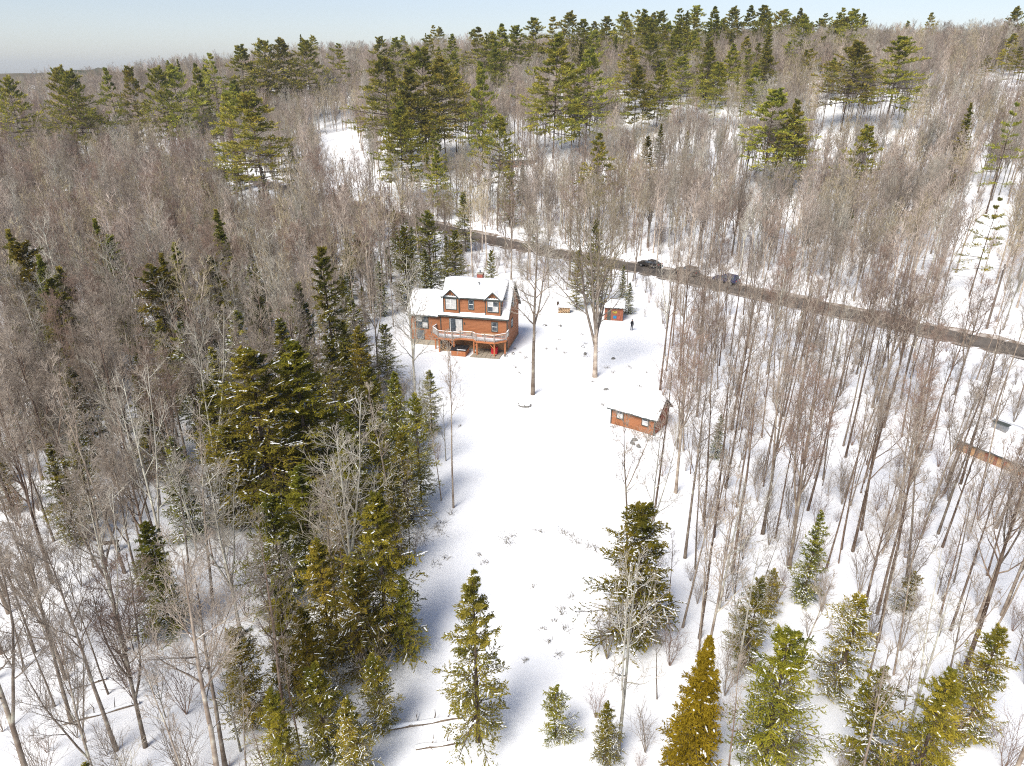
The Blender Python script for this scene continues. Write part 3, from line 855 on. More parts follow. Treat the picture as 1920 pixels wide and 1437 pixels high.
for (a, b) in zip(poles[:-1], poles[1:]):
    for yy in (-1.05, 1.05, 0):
        vs = []
        zz = 9.5 if yy else 7.6
        A = Vector((a[0] - yy * math.sin(a[3]), a[1] + yy * math.cos(a[3]), a[2] + zz)); B = Vector((b[0] - yy * math.sin(b[3]), b[1] + yy * math.cos(b[3]), b[2] + zz))
        if not yy: A = A + Vector((-.16 * math.sin(a[3]), .16 * math.cos(a[3]), 0)); B = B + Vector((-.16 * math.sin(b[3]), .16 * math.cos(b[3]), 0))
        mb = MB(); pr = A
        for k in range(1, 15):
            t = k / 14; q = A.lerp(B, t) - Vector((0, 0, 4 * .9 * t * (1 - t)))
            mb.cyl(pr, q, .018, .018, 4); pr = q
        o = mb.build('overhead_wire', M['wire'])
        tag(o, 'thin black overhead wire slung between two utility poles' if yy else 'low black cable hung below the crossarms between two utility poles', 'wire', 'overhead power wires' if yy else 'low overhead cables')

# ---------------------------------------------------------------- person in the snow near the hut
def build_person():
    x, y = 18.2, 100.5
    z = tz(x, y) - .03
    V_ = [(0, 0, .95), (0, .01, 1.15), (0, .0, 1.38), (0, .0, 1.5), (0, -.02, 1.62), (0, -.02, 1.74),
          (.09, 0, .9), (.11, -.02, .5), (.11, .02, .1), (.12, -.13, .05), (-.09, 0, .9), (-.10, .03, .5), (-.11, .06, .1), (-.12, -.09, .05),
          (.19, 0, 1.42), (.25, .02, 1.15), (.22, -.14, .93), (.21, -.20, .86), (-.19, 0, 1.42), (-.27, -.08, 1.18), (-.22, -.28, 1.05), (-.21, -.36, 1.03)]
    E_ = [(0, 1), (1, 2), (2, 3), (3, 4), (4, 5), (0, 6), (6, 7), (7, 8), (8, 9), (0, 10), (10, 11), (11, 12), (12, 13), (2, 14), (14, 15), (15, 16), (16, 17), (2, 18), (18, 19), (19, 20), (20, 21)]
    r = [.17, .16, .19, .07, .10, .085, .11, .075, .065, .05, .11, .075, .065, .05, .085, .065, .05, .045, .085, .065, .05, .045]
    # fingers
    for hand, s in ((17, (0, -.3, -.95)), (21, (-.1, -1, -.1))):
        base = Vector(V_[hand]); d = Vector(s).normalized(); sd_ = d.cross(Vector((1, 0, 0)) if abs(d.x) < .5 else Vector((0, 0, 1))).normalized()
        for k, (o_, ln) in enumerate(((-.03, .07), (-.01, .085), (.01, .08), (.03, .06), (-.05, .045))):
            i = len(V_)
            a = base + d * (.03 if k < 4 else .0) + sd_ * o_; b = a + d * ln * .55 + Vector((0, 0, -.008)); c = b + d * ln * .45 + Vector((0, 0, -.02))
            V_ += [tuple(a), tuple(b), tuple(c)]; E_ += [(hand, i), (i, i+1), (i+1, i+2)]; r += [.012, .011, .009]
    me = bpy.data.meshes.new('body'); me.from_pydata(V_, E_, [])
    o = bpy.data.objects.new('person_skeleton', me); COL.objects.link(o)
    sk = o.modifiers.new('skin', 'SKIN')
    for i, q in enumerate(r):
        me.skin_vertices[0].data[i].radius = (q, q * (.75 if i in (0, 1, 2) else 1))
    me.skin_vertices[0].data[0].use_root = True
    sb = o.modifiers.new('sub', 'SUBSURF'); sb.levels = 1; sb.render_levels = 1
    dg = bpy.context.evaluated_depsgraph_get()
    m2 = bpy.data.meshes.new_from_object(o.evaluated_get(dg))
    bpy.data.objects.remove(o)
    m2.materials.clear()
    for k in ('cloth_black', 'cloth_grey', 'skin'): m2.materials.append(M[k])
    for p in m2.polygons:
        c = p.center; p.use_smooth = True
        p.material_index = 2 if (1.53 < c.z < 1.72 and c.y < -.03) else (1 if c.z < .82 else 0)
    root = empty('person', (x, y, z), R(25))
    tag(root, 'person in black winter jacket standing in the snow beside the board hut', 'person')
    b = link_mesh('body', m2, root)
    hat = MB(); hat.cyl((0, -.02, 1.70), (0, -.015, 1.80), .105, .07, 12); hat.build('hat', M['cloth_black'], root)
    face = MB(); face.box(-.012, .012, -.135, -.11, 1.64, 1.68); face.build('nose', M['skin'], b)
    for s in (-1, 1):
        MB().box(s * .035 - .012, s * .035 + .012, -.122, -.105, 1.675, 1.69).build('eye', M['cloth_black'], b)
        MB().box(s * .1 - .012, s * .1 + .012, -.04, .0, 1.62, 1.68).build('ear', M['skin'], b)
    MB().box(-.025, .025, -.12, -.10, 1.595, 1.605).build('mouth', M['redwood'], b)
build_person()

# ---------------------------------------------------------------- woodpile with a board cover
wx, wy = 7.6, 108.4
wp = empty('woodpile', (wx, wy, tz(wx, wy) - .05), R(-6))
tag(wp, 'small woodpile of round logs under a board in the snowy yard', 'firewood')
for j in range(4):
    for i in range(7):
        r_ = .13 + k_.uniform(-.025, .02)
        xx = i * .27 + (j % 2) * .1; zz = .14 + j * .23
        lg = MB().cyl((xx, k_.uniform(-.06, .06), zz), (xx, .9, zz), r_, r_ * .92, 9).build('log', M['log'], wp)
        MB().cyl((xx, -.08, zz), (xx, -.055, zz), r_ * .86, r_ * .86, 9).build('cut_end', M['cut_wood'], lg)
MB().box(-.2, 2.0, -.15, 1.0, 1.0, 1.05).build('cover_board', M['rail'], wp)
MB().box(-.2, 2.0, -.15, 1.0, 1.052, 1.22).build('snow', M['roof_snow'], wp, bevel=.05)
bb = empty('stump', (wx + .1, wy + 4.2, tz(wx, wy + 4.2) - .05))
tag(bb, 'short dark stump standing in the snow behind the woodpile', 'stump')
MB().cyl((0, 0, 0), (.02, 0, .75), .2, .15, 9).build('trunk', M['bark_dark'], bb)
MB().cyl((.02, 0, .75), (.02, 0, .84), .15, .08, 9).build('snow', M['roof_snow'], bb)

# ---------------------------------------------------------------- tree makers
def unit(a):
    return a / np.maximum(np.linalg.norm(a, axis=-1, keepdims=True), 1e-9)

def tubes(P, Rd, sides, off=0):
    """P (N,k,3), Rd (N,k): open tapering tubes"""
    N, k, _ = P.shape
    T = np.empty_like(P)
    T[:, 1:-1] = P[:, 2:] - P[:, :-2]; T[:, 0] = P[:, 1] - P[:, 0]; T[:, -1] = P[:, -1] - P[:, -2]
    T = unit(T)
    ref = np.where(np.abs(T[..., 2:3]) > .9, np.array([1., 0, 0]), np.array([0, 0, 1.]))
    A = unit(np.cross(T, ref)); B = np.cross(T, A)
    th = np.arange(sides) * 2 * math.pi / sides
    ring = P[:, :, None] + Rd[:, :, None, None] * (A[:, :, None] * np.cos(th)[:, None] + B[:, :, None] * np.sin(th)[:, None])
    v = ring.reshape(-1, 3)
    I = np.arange(N * k * sides).reshape(N, k, sides) + off
    q = np.stack([I[:, :-1], np.roll(I[:, :-1], -1, 2), np.roll(I[:, 1:], -1, 2), I[:, 1:]], -1).reshape(-1, 4)
    return v, q

def grow(P, Rd, n, t0, t1, a0, a1, lfn, k, trop, wob, rs, rmin, rg, flat=None):
    N, kk, _ = P.shape
    t = t0 + (t1 - t0) * (np.arange(n)[None] + rg.uniform(0, 1, (N, n))) / n
    s = np.clip(t * (kk - 1), 0, kk - 1.001); i = s.astype(int); f = (s - i)[..., None]
    nn = np.arange(N)[:, None]
    p = P[nn, i] * (1 - f) + P[nn, i + 1] * f
    d = unit(P[nn, i + 1] - P[nn, i])
    r = Rd[nn, i] * (1 - f[..., 0]) + Rd[nn, i + 1] * f[..., 0]
    Lp = np.linalg.norm(np.diff(P, axis=1), axis=-1).sum(1)[:, None]
    ref = np.where(np.abs(d[..., 2:3]) > .92, np.array([1., 0, 0]), np.array([0, 0, 1.]))
    A = unit(np.cross(d, ref)); B = np.cross(A, d)
    if flat is None:
        az = (np.arange(n)[None] * 2.399 + rg.uniform(0, 6.28, (N, 1)) + rg.normal(0, .35, (N, n)))
    else:
        az = np.where(np.arange(n)[None] % 2 == 0, 0.0, math.pi) + rg.normal(0, flat, (N, n))
    perp = A * np.cos(az)[..., None] + B * np.sin(az)[..., None]
    ang = rg.uniform(a0, a1, (N, n))[..., None]
    dr = unit(d * np.cos(ang) + perp * np.sin(ang))
    L = Lp * lfn(t) * rg.uniform(.7, 1.2, (N, n))
    M_ = N * n
    p = p.reshape(M_, 3); dr = dr.reshape(M_, 3); L = L.reshape(M_, 1); r = r.reshape(M_)
    out = [p]
    for _ in range(1, k):
        dr = unit(dr + np.array([0, 0, trop]) + rg.normal(0, wob, (M_, 3)))
        p = p + dr * L / (k - 1)
        out.append(p)
    Q = np.stack(out, 1)
    r0 = np.maximum(r * rs, rmin)[:, None]
    RR = np.maximum(r0 * np.linspace(1, .25, k)[None], rmin * np.linspace(1, .5, k)[None])
    return Q, RR

def join(parts):
    vs, fs, o = [], [], 0
    for v, q in parts:
        vs.append(v); fs.append(q + o); o += len(v)
    return np.concatenate(vs), np.concatenate(fs)

def combine(name, meshes):
    """one mesh out of several (v, q, material) pieces"""
    vs, fs, fm, ms, o = [], [], [], [], 0
    for v, q, m in meshes:
        vs.append(v); fs.append(q + o); fm.append(np.full(len(q), len(ms))); ms.append(m); o += len(v)
    return mesh_np(name, np.concatenate(vs), [np.concatenate(fs)], ms, np.concatenate(fm))

def trunk_line(H, r, rg, k=9, lean=.02, wob=.012, top=.12):
    z = np.linspace(-.5, H, k)
    x = np.cumsum(rg.normal(0, wob * H / 3, k)) * np.linspace(0, 1, k) + lean * z * rg.normal()
    y = np.cumsum(rg.normal(0, wob * H / 3, k)) * np.linspace(0, 1, k) + lean * z * rg.normal()
    P = np.stack([x - x[0], y - y[0], z], -1)[None]
    q = np.linspace(0, 1, k)
    Rd = (r * (top + (1 - top) * (1 - q) ** .85) * np.where(np.arange(k) == 0, 1.25, 1))[None]
    return P, Rd

PROTO = {}
class Proto: pass

def finish(name, H, trunk, crown, tm, cm, snow=None, limbs=None):
    p = Proto(); p.H = H; p.name = name
    p.trunk = mesh_np(name + '_trunk', trunk[0], [trunk[1]], [tm], smooth=True)
    p.crown = combine(name + '_crown', ([(limbs[0], limbs[1], tm)] if limbs is not None else []) + [(crown[0], crown[1], cm)])
    p.snow = mesh_np(name + '_snow', snow[0], [snow[1]], [M['tree_snow']]) if snow is not None else None
    pcs = [(trunk[0], trunk[1], tm), (crown[0], crown[1], cm)] + ([(limbs[0], limbs[1], tm)] if limbs is not None else [])
    if snow is not None: pcs.append((snow[0], snow[1], M['tree_snow']))
    p.whole = combine(name + '_whole', pcs)
    PROTO[name] = p
    return p

def hardwood(name, seed, H=20, r=.17, first=.45, nl=15, llen=.2, ang=(28, 52), bm='bark_grey', tm='twig_grey', fork=0, dens=1.0, twig=.011, lean=.02, trop=.16, shape=1.0, fine=3, lim=.018, sec=1.25):
    rg = np.random.default_rng(seed)
    P, Rd = trunk_line(H, r, rg, lean=lean)
    stems = [(P, Rd)]
    if fork:
        Q, RR = grow(P, Rd, fork, first * .7, first * 1.15, R(12), R(26), lambda t: (1 - t) * .9 + .05, 8, .10, .05, .75, .03, rg)
        stems.append((Q, RR))
    solid = [tubes(Q, RR, 7)] if fork else []
    l1 = []
    for i, (a, b) in enumerate(stems):
        nn = nl if i == 0 else max(5, int(nl * .6))
        t0 = first if i == 0 else .25
        l1.append(grow(a, b, nn, t0, .98, R(ang[0]), R(ang[1]), lambda t: llen * shape * (1.25 - t) / .8 + .02, 6, trop, .10, .58, lim, rg))
    # a few dead stubs low on the trunk
    st = grow(P, Rd, 4, .15, first, R(60), R(90), lambda t: .03 + .03 * (t > .3), 3, .02, .1, .25, .012, rg)
    solid += [tubes(a, b, 6) for a, b in l1] + [tubes(*st, 4)]
    tw = []
    for a, b in l1:
        l2 = grow(a, b, int(7 * dens), .2, 1, R(25), R(50), lambda t: .62 - .3 * t, 4, .14, .12, .55, twig * sec, rg)
        tw.append(tubes(*l2, 4))
        l3 = grow(*l2, int(6 * dens), .15, 1, R(22), R(50), lambda t: .6 - .2 * t, 3, .12, .12, .6, twig, rg)
        tw.append(tubes(*l3, 3))
        if not fine: continue
        l4 = grow(*l3, fine, .2, 1, R(18), R(48), lambda t: .75 - .2 * t, 2, .1, .1, .8, twig * .8, rg)
        tw.append(tubes(*l4, 3))
    top = P[:, -3:]
    return finish(name, H, tubes(P, Rd, 9), join(tw), M[bm], M[tm], limbs=join(solid))

def blades(C, D, L, Wd, rg, up=None, roll=1.0):
    """diamond needle sprays: centres C, directions D"""
    n = len(C)
    ref = np.array([0, 0, 1.]) + rg.normal(0, roll, (n, 3)) * .5
    S = unit(np.cross(D, ref))
    if up is not None: S = unit(np.cross(D, np.array([0, 0, 1.]) + rg.normal(0, .08, (n, 3))))
    L = np.asarray(L).reshape(-1, 1) * np.ones((n, 1)); Wd = np.asarray(Wd).reshape(-1, 1) * np.ones((n, 1))
    N_ = np.cross(D, S)
    bow = N_ * L * rg.normal(0, .08, (n, 1))
    v = np.stack([C - D * L * .5, C + S * Wd * .5 + bow, C + D * L * .5, C - S * Wd * .5 + bow], 1).reshape(-1, 3)
    q = np.arange(n * 4).reshape(n, 4)
    return v, q

def along(P, m, t0, t1, rg):
    N, k, _ = P.shape
    t = t0 + (t1 - t0) * (np.arange(m)[None] + rg.uniform(0, 1, (N, m))) / m
    s = np.clip(t * (k - 1), 0, k - 1.001); i = s.astype(int); f = (s - i)[..., None]; nn = np.arange(N)[:, None]
    return (P[nn, i] * (1 - f) + P[nn, i+1] * f).reshape(-1, 3), unit(P[nn, i+1] - P[nn, i]).reshape(-1, 3)

def conifer(name, seed, H, kind, leaf, nb=120, lmax=.17, first=.08, droop=.0, snow=0.0, bl=12, me_=7, el=.30, ew=.075, power=.85, gap=0.0, tr=.16, top_pitch=40, low_pitch=-8, rag=.08):
    rg = np.random.default_rng(seed)
    P, Rd = trunk_line(H, tr, rg, k=10, lean=.012, wob=.006, top=.08)
    if kind == 'pine':
        nw = int(nb / 5)
        tt = np.repeat(first + (1 - first) * (np.linspace(0, .985, nw)) ** .92, 5)[:nb] + rg.normal(0, .006, nw * 5)[:nb]
        az = np.tile(np.arange(5) * 1.2566, nw) + np.repeat(rg.uniform(0, 6.28, nw), 5) + rg.normal(0, .3, nw * 5)
        u = (tt - first) / (1 - first)
        prof = np.clip(1.0 - np.abs(u - .28) * .55, .3, 1) * np.clip((1.02 - u) / .62, .08, 1) ** power
        keep = rg.uniform(0, 1, len(tt)) > gap * (1 - .5 * u)
        sect = 1 + .22 * np.sin(az + rg.uniform(0, 6.28)) + .15 * np.sin(2 * az + rg.uniform(0, 6.28))
        Lb = lmax * H * prof * rg.uniform(.55, 1.12, len(tt)) * sect
    else:
        tt = first + (1 - first) * np.linspace(0, .99, nb) + rg.normal(0, .004, nb)
        az = np.arange(nb) * 2.399 + rg.normal(0, .25, nb)
        u = (tt - first) / (1 - first)
        sect = 1 + rag * np.sin(az + rg.uniform(0, 6.28)) + rag * np.sin(2 * az + u * 9 + rg.uniform(0, 6.28)) + .7 * rag * np.sin(3 * az - u * 17)
        Lb = lmax * H * np.clip(1.0 - u, .03, 1) ** power * np.clip(.62 + u * 3.2, 0, 1) * rg.uniform(.72 - rag, 1.15, nb) * sect
        keep = rg.uniform(0, 1, nb) > gap
    tt = np.clip(tt, 0, .995)[keep]; az = az[keep]; Lb = Lb[keep]; u = u[keep]; nb = len(tt)
    base, _ = along(P, 1, 0, 0, rg); k = P.shape[1]
    s = (tt * H + .5) / (H + .5) * (k - 1); i = np.clip(s.astype(int), 0, k - 2); f = (s - i)[:, None]
    p = P[0, i] * (1 - f) + P[0, i+1] * f
    pitch = np.radians(low_pitch + (top_pitch - low_pitch) * u ** 1.4 + rg.normal(0, 5, nb))
    d = np.stack([np.cos(az) * np.cos(pitch), np.sin(az) * np.cos(pitch), np.sin(pitch)], -1)
    pts = [p]
    K = 5
    for j in range(1, K):
        d = unit(d + np.array([0, 0, (-droop if j < 3 else droop * .9 + .02)]) + rg.normal(0, .05, (nb, 3)))
        p = p + d * Lb[:, None] / (K - 1)
        pts.append(p)
    B = np.stack(pts, 1)
    Br = np.maximum(.012 + Lb * .011, .012)[:, None] * np.linspace(1, .3, K)[None]
    solid = [tubes(B, Br, 4)]
    t_in = .32 if kind == 'pine' else .1
    l2, r2 = grow(B, Br, bl, t_in, 1.0, R(32), R(62), lambda t: .52 - .33 * t, 3, (.10 if kind == 'pine' else -.03), .07, .5, .006, rg, flat=.35)
    solid.append(tubes(l2, r2, 3))
    pieces = []
    S_ = H / 18.0
    if kind == 'pine':
        C, D = along(l2, me_, .25, 1.05, rg)
        C2, D2 = along(B, 8, .55, 1.05, rg)
        C = np.concatenate([C, C2]); D = np.concatenate([D, D2])
        D = unit(D + np.array([0, 0, .35]) + rg.normal(0, .55, D.shape))
        n = len(C)
        C = C + rg.normal(0, .07, (n, 3)) + D * el * .3
        pieces.append(blades(C, D, el * rg.uniform(.7, 1.3, n), ew * rg.uniform(.7, 1.3, n), rg))
    else:
        C, D = along(l2, me_, .05, 1.05, rg)
        C2, D2 = along(B, 10, .15, 1.03, rg)
        C = np.concatenate([C, C2]); D = np.concatenate([D, D2])
        D = unit(D + rg.normal(0, .38, D.shape) + np.array([0, 0, -.05]))
        n = len(C)
        C = C + rg.normal(0, .045, (n, 3))
        pieces.append(blades(C, D, el * rg.uniform(.7, 1.3, n), ew * rg.uniform(.7, 1.3, n), rg, roll=.8))
    sn = None
    if snow:
        N2 = len(l2)
        br_id = np.repeat(np.arange(nb), bl)
        pb = np.clip(snow * (1.35 - .9 * u), 0, .95)[br_id] * np.where(np.sin(az[br_id] + 1.0) > -.6, 1, .7)
        pick = rg.uniform(0, 1, N2) < pb
        if pick.sum() > 3:
            C, D = along(l2[pick], 3 if el > .25 else 6, .15, 1.0, rg)
            D[:, 2] *= .5; D = unit(D + rg.normal(0, .2, D.shape) * np.array([1, 1, .3]))
            n = len(C)
            sn = blades(C + np.array([0, 0, .06]), D, el * .75 * rg.uniform(.6, 1.3, n), ew * 1.7 * rg.uniform(.6, 1.3, n), rg, up=1)
    return finish(name, H, tubes(P, Rd, 8), join(pieces), M['bark_dark'], M[leaf], sn, limbs=join(solid))

def shrub(name, seed, H=3.2, stems=7, bm='twig_grey', spread=24):
    rg = np.random.default_rng(seed)
    P = np.array([[[0, 0, -.3], [0, 0, -.1], [0, 0, .05]]], float); Rd = np.array([[.05, .045, .04]])
    a = grow(P, Rd, stems, .5, 1, R(4), R(spread), lambda t: H / .35 * .9 + 0 * t, 5, .12, .10, .5, .014, rg)
    b = grow(*a, 6, .25, 1, R(18), R(42), lambda t: .5 - .2 * t, 3, .12, .1, .6, .010, rg)
    c = grow(*b, 4, .2, 1, R(18), R(45), lambda t: .6 - .2 * t, 2, .1, .1, .7, .008, rg)
    return finish(name, H, tubes(P, Rd, 5), join([tubes(*b, 3), tubes(*c, 3)]), M[bm], M[bm], limbs=tubes(*a, 4))

# the kinds of tree in these woods
for i in range(6):
    hardwood('maple%d' % i, 20 + i, bm='bark_grey' if i % 3 else 'bark_brown', tm='twig_grey', first=.42 + .05 * (i % 3), nl=13 + i % 4, fork=(0, 2, 1, 3, 0, 2)[i], lean=.02 + .01 * (i % 2))
for i in range(5):
    hardwood('hillwood%d' % i, 50 + i, H=18, r=.17, first=.40 + .05 * (i % 3), nl=13 + i % 3, llen=.23, ang=(26, 52), bm='bark_hill' if i != 1 else 'bark_pale', tm=('twig_hill', 'twig_pale', 'twig_tan', 'twig_red', 'twig_hill')[i], fork=(1, 2, 1, 3, 2)[i], dens=.8, fine=1, twig=.016, lim=.04, sec=1.7)
hardwood('redmaple0', 41, bm='bark_grey', tm='twig_red', first=.4, nl=14, fork=2)
hardwood('redmaple1', 42, bm='bark_brown', tm='twig_red', first=.45, nl=15, fork=1)
for i in range(4):
    hardwood('aspen%d' % i, 60 + i, H=17, r=.11, first=.55, nl=10, llen=.13, ang=(24, 46), bm='bark_grey' if i % 2 else 'bark_brown', tm='twig_grey', fork=(0, 1, 0, 0)[i], dens=.8, lean=.035)
hardwood('birch0', 71, H=16, r=.13, first=.4, nl=11, llen=.2, ang=(35, 62), bm='bark_pale', tm='twig_pale', fork=1, twig=.012, trop=.10, dens=.72, fine=2)
hardwood('birch1', 72, H=16, r=.15, first=.36, nl=15, llen=.24, ang=(38, 68), bm='bark_pale', tm='twig_pale', fork=2, twig=.013, trop=.09, dens=.85, fine=2, lim=.025)
hardwood('yardtree0', 81, H=21, r=.30, first=.27, nl=20, llen=.36, ang=(30, 58), bm='bark_hill', tm='twig_tan', fork=3, dens=.75, trop=.10, fine=1, twig=.016, lim=.035)
hardwood('yardtree1', 82, H=21, r=.24, first=.42, nl=16, llen=.22, ang=(40, 75), bm='bark_grey', tm='twig_pale', fork=1, trop=.08)
hardwood('oldtree0', 83, H=22, r=.26, first=.32, nl=18, llen=.25, ang=(30, 58), bm='bark_grey', tm='twig_grey', fork=3)
hardwood('whitecrown0', 84, H=18, r=.2, first=.34, nl=20, llen=.28, ang=(30, 62), bm='bark_pale', tm='twig_pale', fork=3, trop=.12)
conifer('pine0', 101, 26, 'pine', 'pine', nb=90, lmax=0.288, first=.28, gap=0.13, bl=10, me_=14, el=.6, ew=.19, power=0.55)
conifer('pine1', 102, 26, 'pine', 'pine', nb=100, lmax=0.242, first=.22, gap=0.10, bl=10, me_=14, el=.6, ew=.19, power=0.68)
conifer('pine2', 103, 26, 'pine', 'pine', nb=80, lmax=0.318, first=.35, gap=0.17, bl=10, me_=14, el=.6, ew=.19, top_pitch=50, power=0.50)
conifer('pine3', 104, 26, 'pine', 'pine', nb=65, lmax=0.264, first=.3, gap=0.21, bl=9, me_=13, el=.6, ew=.19, power=0.65)
conifer('thinpine0', 105, 20, 'pine', 'pine', nb=40, lmax=.2, first=.3, gap=.42, bl=10, me_=12, el=.42, ew=.09)
for i in range(3):
    conifer('spruce%d' % i, 120 + i, 15, 'fir', 'spruce', nb=140, lmax=.19, first=.05, droop=.06, power=(.8, .6, .7)[i], rag=.17, gap=.1, snow=(.0, .12, .3)[i], bl=11, me_=7, el=.30, ew=.08)
conifer('snowspruce0', 131, 12, 'fir', 'spruce', nb=120, lmax=.21, first=.04, droop=.05, snow=.6, bl=11, me_=6, el=.3, ew=.08, rag=.16, power=.7, gap=.08)
conifer('snowspruce1', 132, 9, 'fir', 'hemlock', nb=85, lmax=.3, first=.05, droop=.08, snow=.5, bl=12, me_=12, el=.22, ew=.06, rag=.26, power=.45, gap=.15, low_pitch=6)
for i in range(3):
    conifer('hemlock%d' % i, 140 + i, 14, 'fir', 'hemlock', nb=135, lmax=.235, first=.06, droop=.09, snow=(.06, .2, .38)[i], bl=13, me_=13, el=.23, ew=.062, power=(.6, .5, .55)[i], low_pitch=4, gap=.14, rag=.2)
conifer('goldspruce0', 150, 11, 'fir', 'gold', nb=190, lmax=.19, first=.03, droop=.03, snow=.05, bl=13, me_=11, el=.2, ew=.06)
conifer('loosefir0', 151, 13, 'fir', 'fir', nb=95, lmax=.22, first=.08, droop=.06, snow=.22, bl=12, me_=12, el=.22, ew=.06, gap=.2, power=.65, rag=.1)
for i in range(3): shrub('brush%d' % i, 170 + i, 3.4, 7 + i, 'twig_red' if i == 1 else 'twig_grey')
print('PROTO tris', sum(len(p.whole.polygons) for p in PROTO.values()) * 2)

# ---------------------------------------------------------------- planting
def plant(proto, x, y, h, label, group, name, cat='tree', rz=None, wide=1.0, parts=True, tilt=(0, 0)):
    p = PROTO[proto]
    s = h / p.H
    rz = random.uniform(0, 6.28) if rz is None else rz
    z = tz(x, y) - .05
    if parts:
        o = empty(name, (x, y, z), rz)
        link_mesh('trunk', p.trunk, o)
        link_mesh('crown', p.crown, o)
        if p.snow: link_mesh('snow', p.snow, o)['kind'] = 'stuff'
    else:
        o = link_mesh(name, p.whole); o.location = (x, y, z); o.rotation_euler = (0, 0, rz)
    o.rotation_euler = (tilt[0], tilt[1], rz)
    o.scale = (s * wide, s * wide, s)
    return tag(o, label, cat, group)

taken = []     # (x, y, radius) already occupied
def put(proto, px, top, dist, label, name, group=None, wide=1.0, parts=None, hmax=34, hmin=3):
    x, y, h = topspot(px, top, dist)
    h = min(max(h, hmin), hmax)
    taken.append((x, y, 1.6 if 'pine' not in proto else 5.0))
    if 'pine' in proto and dist < 262:
        for back in (6, 12, 18, 24): taken.append((x * (1 - back / dist), y - back, (4.6 if dist < 226 else 3.4) * wide))
    if 'pine' not in proto and 'birch' not in proto and not (group or '').endswith('dense wood'): taken.append((x, y, max(1.6, .2 * h * wide))); taken.append((x * (1 - 4.5 / dist), y - 4.5, 2.2 + .04 * h)); taken.append((x * (1 - 8 / dist), y - 8, 1.8))
    return plant(proto, x, y, h, label, group, name, wide=wide, parts=(dist < 140) if parts is None else parts)

# single trees of the yard and its edges
put('yardtree1', 1003, 415, 77.4, 'tall pale tree with bare trunk standing alone in the snowy yard', 'yard_tree')
put('yardtree0', 1132, 395, 82.6, 'big bare tree with broad fan crown between the yard and the board hut', 'yard_tree', wide=1.0)
put('birch1', 628, 815, 39.5, 'whitish spreading bare tree at the edge of the dark hemlocks', 'pale_tree', wide=1.15)
put('birch1', 388, 880, 37.5, 'whitish bare tree with forked limbs in the shaded wood', 'pale_tree', wide=1.0)
put('birch0', 1192, 1040, 28.0, 'lichen-pale slim tree rising beside the loose fir and golden spruce', 'pale_tree')
put('birch0', 1425, 1020, 33.5, 'white-barked tree with fine crown behind the golden spruce', 'pale_tree')
put('birch0', 1790, 1110, 27.5, 'white-barked forked tree above the wide dark hemlock in the thin stand', 'pale_tree')
put('whitecrown0', 1165, 225, 205, 'white-crowned bare tree among pines beyond the road', 'white_tree')
put('whitecrown0', 1665, 215, 195, 'white-limbed bare tree below two broad pines on the hill', 'white_tree')
put('whitecrown0', 1730, 245, 188, 'leaning white-limbed bare tree on the snowy slope beyond the road', 'white_tree')
put('birch1', 500, 430, 92, 'pale bare tree with wide white limbs beside the narrow tall spruce', 'pale_tree')
# conifers near the camera side
put('loosefir0', 888, 1070, 29.0, 'yellow-green fir standing alone at the lower end of the snowy yard', 'fir_tree', wide=1.0)
put('goldspruce0', 1325, 1192, 26.5, 'golden dense spruce cone at the lower edge of the thin stand', 'spruce_tree', wide=1.0)
put('hemlock2', 1212, 948, 37.5, 'broad-skirted hemlock at the yard edge near the curved snow bank', 'hemlock_tree', wide=1.45)
put('hemlock1', 1485, 1185, 27.5, 'dense olive hemlock beside the golden spruce', 'hemlock_tree', wide=1.15)
put('hemlock0', 1785, 1255, 25.0, 'wide dark olive hemlock in the lower thin stand', 'hemlock_tree', wide=1.05)
put('snowspruce1', 1612, 1125, 33, 'low snow-clotted spruce between two olive hemlocks', 'spruce_tree')
put('snowspruce1', 1660, 1262, 27, 'short snow-clotted spruce under bare saplings', 'spruce_tree')
put('hemlock2', 1880, 1180, 29, 'snow-heavy spruce leaning over open snow at the far side of the thin stand', 'spruce_tree')
put('spruce2', 1542, 955, 41, 'brownish young spruce among thin bare trunks', 'spruce_tree')
put('snowspruce1', 1045, 1290, 29, 'small snow-dusted hemlock beside the lone fir', 'hemlock_tree')
put('hemlock2', 1140, 1318, 27.5, 'small thin hemlock at the foot of the slim pale tree', 'hemlock_tree')
put('hemlock1', 1425, 1085, 35, 'dark hemlock behind the golden spruce', 'hemlock_tree')
put('hemlock0', 700, 925, 36, 'large dark hemlock overhanging the yard snow', 'hemlock_tree', wide=1.15)
put('hemlock0', 590, 1010, 35, 'dark hemlock under the whitish spreading tree', 'hemlock_tree')
put('hemlock1', 465, 660, 51, 'tall olive hemlock, one of a sunlit pair in the dense wood', 'hemlock_tree', 'sunlit olive hemlock pair', wide=1.45)
put('hemlock0', 545, 640, 53, 'tall olive hemlock, one of a sunlit pair in the dense wood', 'hemlock_tree', 'sunlit olive hemlock pair', wide=1.4)
put('spruce1', 605, 462, 72, 'tall narrow dark spruce rising over the dense wood near the house', 'spruce_tree', wide=.95)
put('hemlock1', 690, 690, 62, 'snow-dusted hemlock on the shaded yard edge', 'hemlock_tree')
put('hemlock1', 778, 742, 54, 'ragged hemlock reaching into the yard below the house', 'hemlock_tree', wide=.8)
put('hemlock2', 738, 700, 58, 'grey-green hemlock next to the ragged one at the yard edge', 'hemlock_tree', wide=.8)
put('spruce1', 268, 980, 38, 'small brown-flecked spruce in the open shaded wood', 'spruce_tree', wide=1.3)
